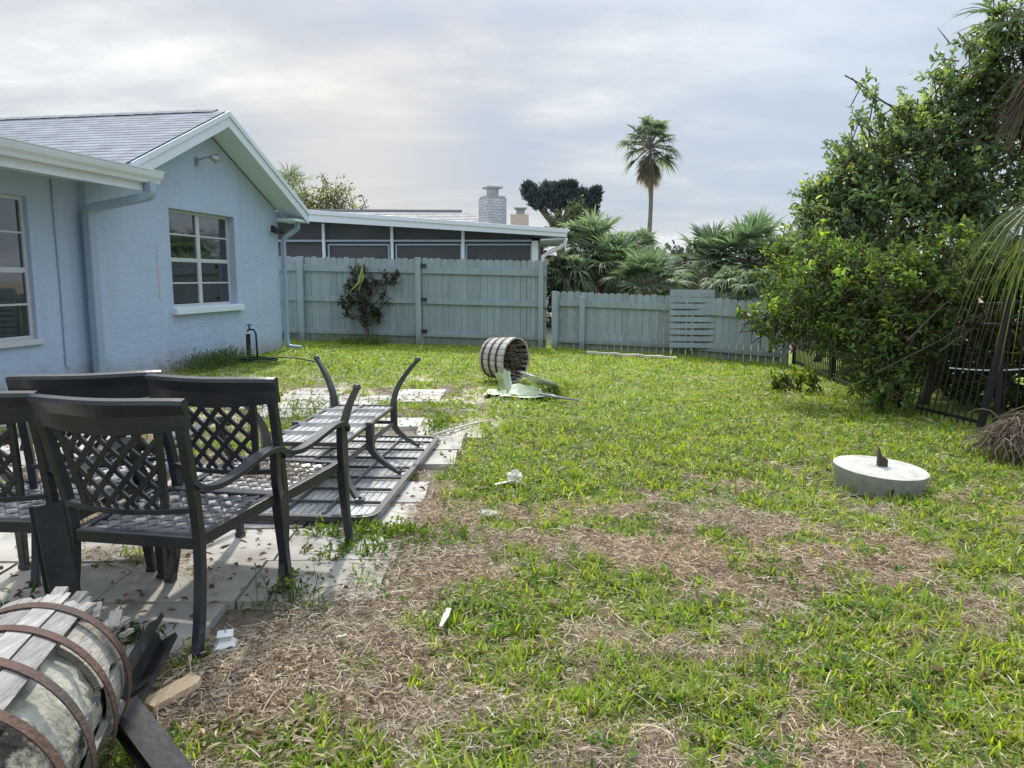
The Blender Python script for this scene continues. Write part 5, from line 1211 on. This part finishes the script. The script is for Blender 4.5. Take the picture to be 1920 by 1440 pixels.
def strap_leaf():
    mb = MB(); p = [at(655, 548, 16.3), at(672, 530, 16.28), at(678, 510, 16.28), at(680, 498, 16.3)]; mb.sweep(p, [.015, .05, .055, .012], .006, (1, 0, .4)); p = [at(672, 545, 16.3), at(681, 520, 16.28), at(678, 500, 16.3)]; mb.sweep(p, [.012, .04, .012], .006, (1, 0, .2))
    m = mat('yellow_strap', (.30, .34, .10), .6, .15, 6); tag(mb.build('strap_leaf', m, None), 'yellow-green strap leaf hanging in the vine on the fence', 'leaf')
strap_leaf()

# weeds beside the house wall and in the joints
def weeds(label, c, n, spread, H, tint, wid=.006, name='weed'):
    c = np.array(c, float); mb = MB(); k = 5; th = RS.uniform(0, 2 * PI, n); b = c + np.stack([RS.normal(size=n) * spread[0], RS.normal(size=n) * spread[1], np.zeros(n)], 1)
    b[:, 2] = gz(b[:, 0], b[:, 1]); L = H * RS.uniform(.5, 1.2, n); el = RS.uniform(.5, 1.45, n); d = np.stack([np.cos(th) * np.cos(el), np.sin(th) * np.cos(el), np.sin(el)], 1); pts = np.zeros((n, k, 3))
    for j in range(k):
        f = j / (k - 1); pts[:, j] = b + d * (L * f)[:, None]; pts[:, j, 2] -= L * f ** 2 * .35
    w = np.tile(np.array([.7, 1, .9, .6, .1]) * wid, (n, 1)); t = np.array(tint) * RS.uniform(.6, 1.4, (n, 1)); mb.ribbons(pts, w, norm(np.stack([-np.sin(th), np.cos(th), np.zeros(n)], 1) + RS.normal(size=(n, 3)) * .2), t)
    lf = n * 2; i = RS.randint(0, n, lf); f = RS.uniform(.3, 1, lf); pos = b[i] + d[i] * (L[i] * f)[:, None] - np.stack([0 * f, 0 * f, L[i] * f ** 2 * .35], 1)
    mb.leaves(pos, rand_dir(lf, .2), rand_dir(lf, 1.2), .035 * RS.uniform(.6, 1.3, lf) * (wid / .006) ** .5, .014 * (wid / .006) ** .5, np.array(tint) * RS.uniform(.6, 1.5, (lf, 1)))
    return tag(mb.build('weeds', M['grass'], None, tint=True), label, 'weeds', None, 'stuff')
q = HW(2.75, .22, 0); weeds('bushy green weed growing against the blue wall beside the standpipe', q, 620, (.20, .40), .40, (.085, .135, .055), .009)
q = HW(3.5, .15, 0); weeds('dry wispy weeds along the foot of the blue wall', q, 60, (.12, .3), .42, (.16, .15, .09), .006)
weeds('leafy weed in the slab joint left of the front chair', (-2.02, 2.95, 0), 110, (.16, .09), .16, (.07, .12, .03), .007)
weeds('small leafy weed on the slab behind the barrel hoop', (-1.52, 2.86, 0), 70, (.06, .05), .10, (.055, .10, .03), .005)
weeds('spiky weed at the rear foot of the second chair', (-.98, 3.24, 0), 60, (.08, .05), .22, (.09, .13, .04), .005)
weeds('low trailing weed at the foot of the second chair', (-.78, 3.86, 0), 110, (.14, .10), .09, (.10, .17, .03), .006)
weeds('grass tuft in the slab joint beside the table leg', (-.70, 7.3, 0), 120, (.05, .28), .16, (.13, .20, .03), .009)
weeds('grass fringe along the near edge of the upturned table', (-.72, 4.12, 0), 220, (.22, .05), .12, (.13, .20, .03), .007)
weeds('tall weeds between the slabs beyond the upturned table', (-2.1, 7.9, 0), 160, (.35, .4), .26, (.12, .17, .05), .009)
weeds('bright weeds under the vine at the foot of the fence', (-3.2, 16.1, 0), 220, (.35, .10), .32, (.13, .18, .04), .012)
weeds('tuft of long grass on the umbrella canopy', (.45, 9.35, 0), 160, (.16, .08), .26, (.17, .21, .06), .008)

# ------------------------------------------------------------------ lawn
def in_yard(x, y):
    ok = (y < np.interp(x, [-6, -1.9, .8, 3.25, 5.4], [16.85, 16.4, 16.2, 15.6, 14.8])) & (x < np.interp(y, [1, 6, 7.3, 9, 15], [6, 5.2, 4.6, 4.6, 5.4]))
    s = (x - C0[0]) * SD[0] + (y - C0[1]) * SD[1]; n = (x - C0[0]) * ND[0] + (y - C0[1]) * ND[1]
    return ok & ~((n < .05) & (s > -.02))
DISC = [(2.52, 5.15, .25), (-.12, 10.75, .2)]
def blades(y0, y1, tuft_density, per, L, W, segs=3, spread=.03, margin=1.0):
    ym = y1; xw = .70 * y1 + margin; A = 2 * xw * (y1 - y0); n = int(A * tuft_density)
    x = RS.uniform(-xw, xw, n); y = RS.uniform(y0, y1, n); g = green(x, y)
    keep = (np.abs(x) < .70 * y + margin) & in_yard(x, y) & (RS.uniform(size=n) < g * .93 + .07) & (RS.uniform(size=n) > patio_in(x, y) * .985)
    for (cx, cy, r) in DISC: keep &= (x - cx) ** 2 + (y - cy) ** 2 > r * r
    x, y, g = x[keep], y[keep], g[keep]; n = len(x)
    tb = RS.uniform(.8, 1.25, n); ty = RS.uniform(size=n)
    dom = RS.uniform(0, 2 * PI, n)
    i = np.repeat(np.arange(n), per); N = len(i)
    th = dom[i] + RS.normal(size=N) * 1.2; r = np.abs(RS.normal(size=N)) * spread
    bx = x[i] + np.cos(th) * r; by = y[i] + np.sin(th) * r; bz = gz(bx, by) - .006
    big = .55 + .75 * fbm(bx * 1.7, by * 1.7, 61, 3)
    l = L * RS.uniform(.55, 1.25, N) * big * (.7 + .4 * g[i]); el = np.clip(RS.normal(size=N) * .38 + .68, .10, 1.45)
    d = np.stack([np.cos(th) * np.cos(el), np.sin(th) * np.cos(el), np.sin(el)], 1); k = segs + 1
    sd = norm(np.stack([-np.sin(th), np.cos(th), RS.normal(size=N) * .35], 1)); pts = np.zeros((N, k, 3)); bend = RS.uniform(.15, .85, N)
    B = np.stack([bx, by, bz], 1); lat = RS.normal(size=N) * .18
    for j in range(k):
        f = j / (k - 1); pts[:, j] = B + d * (l * f)[:, None] + sd * (lat * l * f * f)[:, None]; pts[:, j, 2] -= l * f * f * bend * np.cos(el) * .75
    prof = np.array([.75, 1.0, .8, .08]) if k == 4 else np.array([.8, 1.0, .08])
    w = W * RS.uniform(.7, 1.25, (N, 1)) * prof[None, :]
    tone = fbm(bx * 1.2, by * 1.2, 71, 3)
    base = np.array([.20, .305, .034]) * (1 - tone[:, None]) + np.array([.31, .385, .042]) * tone[:, None]
    ylw = (ty[i] < .16)[:, None]; base = np.where(ylw, np.array([.36, .39, .07]), base); dk = (ty[i] > .80)[:, None]; base = np.where(dk, np.array([.125, .220, .042]), base)
    dead = (RS.uniform(size=N) < .07)[:, None]; base = np.where(dead, np.array([.34, .29, .16]), base)
    t = base * tb[i][:, None] * RS.uniform(.75, 1.25, (N, 1))
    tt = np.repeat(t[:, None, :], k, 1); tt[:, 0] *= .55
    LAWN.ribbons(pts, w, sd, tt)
LAWN = MB()
blades(1.55, 3.0, 640, 11, .068, .0072, 3, .028, .5)
blades(3.0, 4.8, 460, 10, .066, .0080, 3, .032, .7)
blades(4.8, 7.5, 250, 9, .074, .0102, 2, .036, .8)
blades(7.5, 11, 140, 8, .070, .012, 2, .05, .8)
blades(11, 17, 85, 8, .065, .016, 2, .07, .5)
def clover(n):
    x = RS.uniform(-4, 5, n); y = 1.6 + 7.5 * RS.uniform(size=n) ** 1.3; k = in_yard(x, y) & (patio_in(x, y) < .3) & (fbm(x * 1.9, y * 1.9, 83, 3) > .50) & (np.abs(x) < .7 * y + .5); x, y = x[k], y[k]; n = len(x)
    m = 7; i = np.repeat(np.arange(n), m); N = len(i); th = RS.uniform(0, 2 * PI, N); el = RS.uniform(.1, .9, N); d = np.stack([np.cos(th) * np.cos(el), np.sin(th) * np.cos(el), np.sin(el)], 1)
    b = np.stack([x[i], y[i], gz(x[i], y[i]) + RS.uniform(.0, .03, N)], 1) + d * RS.uniform(.0, .02, (N, 1)); t = np.array([.10, .19, .05]) * RS.uniform(.6, 1.5, (N, 1)) * np.repeat(RS.uniform(.7, 1.3, (n, 1)), m, 0)
    LAWN.leaves(b, d, norm(RS.normal(size=(N, 3)) * .4 + [0, 0, 1]), .035 * RS.uniform(.5, 1.2, N), .020 * RS.uniform(.6, 1.1, N), t)
clover(1700)
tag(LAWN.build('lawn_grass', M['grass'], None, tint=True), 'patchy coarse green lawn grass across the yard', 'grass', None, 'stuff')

def thatch(y0, y1, dens, L, W, margin=.6):
    xw = .70 * y1 + margin; n = int(2 * xw * (y1 - y0) * dens); x = RS.uniform(-xw, xw, n); y = RS.uniform(y0, y1, n); g = green(x, y); p = patio_in(x, y)
    litter_ = sstep(.56, .68, fbm(x * 1.9, y * 1.9, 91, 3))          # dry litter drifted over the slabs
    keep = (np.abs(x) < .70 * y + margin) & in_yard(x, y) & (RS.uniform(size=n) < (1.03 - g * .92)) & (RS.uniform(size=n) > p * (1 - .5 * litter_)) 
    for (cx, cy, r) in DISC: keep &= (x - cx) ** 2 + (y - cy) ** 2 > r * r
    x, y = x[keep], y[keep]; N = len(x); k = 5; a = RS.uniform(0, 2 * PI, N); l = L * RS.uniform(.3, 1.3, N) * np.where(RS.uniform(size=N) < .06, 2.0, 1); cu = RS.normal(size=N) * 9
    P = np.stack([x, y, gz(x, y) + RS.uniform(.0, .022, N) + .004], 1); pts = np.zeros((N, k, 3)); tilt = RS.normal(size=N) * .22
    for j in range(k):
        pts[:, j] = P; P = P + np.stack([np.cos(a), np.sin(a), tilt], 1) * (l / (k - 1))[:, None]; a = a + cu * l / (k - 1); tilt = tilt - RS.uniform(0, .15, N)
    gzz = gz(pts[:, :, 0], pts[:, :, 1]); pts[:, :, 2] = np.maximum(pts[:, :, 2], gzz + .002)
    w = W * RS.uniform(.6, 1.5, (N, 1)) * np.array([.8, 1, 1, .9, .3])[None, :]
    sd = norm(np.stack([RS.normal(size=N), RS.normal(size=N), RS.normal(size=N) * .8], 1))
    c = RS.randint(0, 5, N); pal = np.array([[.52, .41, .30], [.60, .50, .385], [.36, .27, .19], [.18, .13, .095], [.68, .60, .48]])
    red = fbm(x * 1.3, y * 1.3, 55, 3)[:, None]
    t = pal[c] * RS.uniform(.7, 1.2, (N, 1)) * (1 + (red - .5) * np.array([.15, -.05, -.2]))
    TH.ribbons(pts, w, sd, t)
TH = MB()
thatch(1.55, 3.0, 5200, .080, .0026)
thatch(1.55, 3.0, 9000, .034, .0030)
thatch(3.0, 4.8, 3000, .080, .0033)
thatch(3.0, 4.8, 6000, .036, .0036)
thatch(4.8, 7.5, 2600, .060, .0046)
thatch(7.5, 12, 900, .07, .007)
def dead_leaves(n):
    x = RS.uniform(-5, 3.5, n); y = 1.6 + 8 * RS.uniform(size=n) ** 1.4; k = in_yard(x, y) & ((RS.uniform(size=n) < .30) | (x < -.3)) & (np.abs(x) < .7 * y + .5); x, y = x[k], y[k]; n = len(x); th = RS.uniform(0, 2 * PI, n)
    d = norm(np.stack([np.cos(th), np.sin(th), RS.normal(size=n) * .25], 1)); TH.leaves(np.stack([x, y, gz(x, y) + RS.uniform(.008, .022, n)], 1), d, norm(RS.normal(size=(n, 3)) * .5 + [0, 0, 1]), .05 * RS.uniform(.4, 1.2, n), .022 * RS.uniform(.5, 1.2, n), np.array([.24, .16, .105]) * RS.uniform(.5, 1.6, (n, 1)), .35)
dead_leaves(5200)
def wood_bits(n):
    x = RS.normal(size=n) * .38 - .78; y = RS.normal(size=n) * .28 + 2.55; k = (patio_in(x, y) < .5) & (y > 1.8); x, y = x[k], y[k]; n = len(x); th = RS.uniform(0, 2 * PI, n)
    d = norm(np.stack([np.cos(th), np.sin(th), RS.normal(size=n) * .2], 1)); TH.leaves(np.stack([x, y, gz(x, y) + RS.uniform(.008, .026, n)], 1), d, norm(RS.normal(size=(n, 3)) * .4 + [0, 0, 1]), .045 * RS.uniform(.3, 1.5, n), .012 * RS.uniform(.4, 1.4, n), np.array([.40, .31, .22]) * RS.uniform(.4, 1.5, (n, 1)), .15)
wood_bits(1500)
tag(TH.build('dead_thatch', M['straw'], None, tint=True), 'brown dried grass and twigs between the green tufts', 'dry grass', None, 'stuff')

def pebbles():
    mb = MB(); N = 1500; a = RS.uniform(size=N) < .5
    x = np.where(a, RS.normal(size=N) * .10 - .98, RS.normal(size=N) * .16 - 1.12); y = np.where(a, RS.normal(size=N) * .10 + 2.72, RS.normal(size=N) * .16 + 2.38); z = gz(x, y); r = RS.uniform(.004, .010, N)
    oc = np.array([[1, 0, 0], [0, 1, 0], [-1, 0, 0], [0, -1, 0], [0, 0, .8], [0, 0, -.8]])
    J = RS.uniform(.7, 1.25, (N, 6, 1)); V = (oc[None] * J * r[:, None, None]) + np.stack([x, y, z + .004], 1)[:, None, :]; b = np.arange(N)[:, None] * 6
    T = np.array([(0, 1, 4), (1, 2, 4), (2, 3, 4), (3, 0, 4), (1, 0, 5), (2, 1, 5), (3, 2, 5), (0, 3, 5)]); t = (b[:, :, None] + T[None]).reshape(-1, 3)
    tint = np.repeat(np.array([.50, .37, .22]) * RS.uniform(.6, 1.3, (N, 1)), 6, 0); mb.add(V.reshape(-1, 3), None, t, tint)
    tag(mb.build('gravel', M['straw'], None, tint=True, smooth=True), 'loose yellow pebbles scattered on the soil near the barrel', 'gravel', None, 'stuff')
pebbles()

# ------------------------------------------------------------------ sky, sun, camera
SUN_EL, SUN_AZ = R(46), R(-5)      # azimuth measured from +Y towards +X
sun = bpy.data.lights.new('sun', 'SUN'); sun.energy = 3.9; sun.angle = R(2.2); sun.color = (1.0, .95, .86)
so = bpy.data.objects.new('sun', sun); C.objects.link(so); so.rotation_euler = (PI / 2 - SUN_EL, 0, PI - SUN_AZ); so.location = (0, 0, 20)
sd = np.array([math.sin(SUN_AZ) * math.cos(SUN_EL), math.cos(SUN_AZ) * math.cos(SUN_EL), math.sin(SUN_EL)])
import mathutils
so.rotation_euler = mathutils.Vector(sd).to_track_quat('Z', 'Y').to_euler()

W = bpy.data.worlds.new('World'); scene.world = W; W.use_nodes = True; nt = W.node_tree; N = nt.nodes; Lk = nt.links; N.clear()
def nd(t, **k):
    n = N.new(t)
    for a, b in k.items(): setattr(n, a, b)
    return n
def mth(op, a, b=None, c=None):
    n = nd('ShaderNodeMath', operation=op)
    for i, v in enumerate((a, b, c)):
        if v is None: continue
        if isinstance(v, (int, float)): n.inputs[i].default_value = v
        else: Lk.new(v, n.inputs[i])
    return n.outputs[0]
def ramp(f, stops):
    n = nd('ShaderNodeValToRGB'); e = n.color_ramp.elements
    while len(e) < len(stops): e.new(.5)
    for k, (p, c) in zip(e, stops): k.position = p; k.color = (*c, 1) if len(c) == 3 else c
    Lk.new(f, n.inputs[0]); return n.outputs[0]
def mixc(f, a, b, bt='MIX'):
    n = nd('ShaderNodeMix', data_type='RGBA', blend_type=bt)
    for s, v in (('Factor', f), ('A', a), ('B', b)):
        if isinstance(v, (int, float)): n.inputs[s].default_value = v
        elif isinstance(v, tuple): n.inputs[s].default_value = (*v, 1)
        else: Lk.new(v, n.inputs[s])
    return n.outputs['Result']
sky = nd('ShaderNodeTexSky', sky_type='NISHITA', sun_disc=False, sun_elevation=SUN_EL, sun_rotation=SUN_AZ, air_density=1.2, dust_density=2.0)
bg1 = nd('ShaderNodeBackground'); bg1.inputs['Strength'].default_value = .10; Lk.new(sky.outputs[0], bg1.inputs['Color'])
tc = nd('ShaderNodeTexCoord'); sep = nd('ShaderNodeSeparateXYZ'); Lk.new(tc.outputs['Generated'], sep.inputs[0])
X_, Y_, Z_ = sep.outputs
zz = mth('ADD', mth('MAXIMUM', Z_, 0), .20)
cx = mth('DIVIDE', X_, zz); cy = mth('DIVIDE', Y_, zz)
cmb = nd('ShaderNodeCombineXYZ'); Lk.new(mth('MULTIPLY', cx, .75), cmb.inputs[0]); Lk.new(mth('MULTIPLY', cy, 1.35), cmb.inputs[1])
rt = nd('ShaderNodeMapping'); rt.inputs['Rotation'].default_value = (0, 0, R(-14)); rt.inputs['Location'].default_value = (3.2, 1.4, 0); Lk.new(cmb.outputs[0], rt.inputs[0])
n1 = nd('ShaderNodeTexNoise'); n1.inputs['Scale'].default_value = .66; n1.inputs['Detail'].default_value = 7; n1.inputs['Roughness'].default_value = .55; n1.inputs['Distortion'].default_value = .35; Lk.new(rt.outputs[0], n1.inputs['Vector'])
n2 = nd('ShaderNodeTexNoise'); n2.inputs['Scale'].default_value = 2.6; n2.inputs['Detail'].default_value = 6; n2.inputs['Roughness'].default_value = .6; Lk.new(rt.outputs[0], n2.inputs['Vector'])
cl = mth('ADD', mth('MULTIPLY', n1.outputs['Fac'], .72), mth('MULTIPLY', n2.outputs['Fac'], .28))
cloud = ramp(cl, [(.39, (.38, .45, .56)), (.46, (.48, .52, .585)), (.52, (.62, .645, .67)), (.60, (.88, .885, .88))])
# bluer to the right, warm band low in front
az = mth('ARCTAN2', X_, Y_)
right = mth('MULTIPLY', ramp(mth('ADD', mth('MULTIPLY', az, 1 / 1.4), .5), [(.45, (0, 0, 0)), (.78, (1, 1, 1))]), 1.0)
cloud = mixc(mth('MULTIPLY', right, .62), cloud, (.43, .545, .70))
gl = nd('ShaderNodeVectorMath', operation='DOT_PRODUCT'); Lk.new(tc.outputs['Generated'], gl.inputs[0]); gl.inputs[1].default_value = norm([-.20, 1.0, .16])
warm = mth('POWER', mth('MAXIMUM', gl.outputs['Value'], 0), 110)
cloud = mixc(mth('MULTIPLY', warm, .45), cloud, (.80, .715, .62))
gs = nd('ShaderNodeVectorMath', operation='DOT_PRODUCT'); Lk.new(tc.outputs['Generated'], gs.inputs[0]); gs.inputs[1].default_value = sd
glow = mth('POWER', mth('MAXIMUM', gs.outputs['Value'], 0), 7)
cloud = mixc(glow, cloud, mixc(1.0, cloud, (1.32, 1.30, 1.26), 'MULTIPLY'))
zen = ramp(Z_, [(0, (1, 1, 1)), (.30, (1.0, 1.0, 1.0)), (.8, (1.55, 1.52, 1.48))])
zn = nd('ShaderNodeMath', operation='MULTIPLY_ADD'); Lk.new(mth('MAXIMUM', mth('SUBTRACT', Z_, .30), 0), zn.inputs[0]); zn.inputs[1].default_value = 3.1; zn.inputs[2].default_value = 1
vm = nd('ShaderNodeVectorMath', operation='SCALE'); Lk.new(cloud, vm.inputs[0]); Lk.new(zn.outputs[0], vm.inputs['Scale'])
bg2 = nd('ShaderNodeBackground'); bg2.inputs['Strength'].default_value = 1.17; Lk.new(vm.outputs[0], bg2.inputs['Color'])
ms = nd('ShaderNodeMixShader'); ms.inputs[0].default_value = .86; Lk.new(bg1.outputs[0], ms.inputs[1]); Lk.new(bg2.outputs[0], ms.inputs[2])
wo = nd('ShaderNodeOutputWorld'); Lk.new(ms.outputs[0], wo.inputs['Surface'])

cam = bpy.data.cameras.new('camera'); co = bpy.data.objects.new('camera', cam); C.objects.link(co)
co.location = (0, 0, CAM_H); co.rotation_euler = (PI / 2 - PITCH, 0, 0); cam.sensor_width = 36; cam.lens = 27; cam.clip_start = .05; cam.clip_end = 2000
scene.camera = co
scene.view_settings.view_transform = 'Standard'; scene.view_settings.look = 'None'; scene.view_settings.exposure = 0
scene.cycles.max_bounces = 6; scene.cycles.transparent_max_bounces = 4
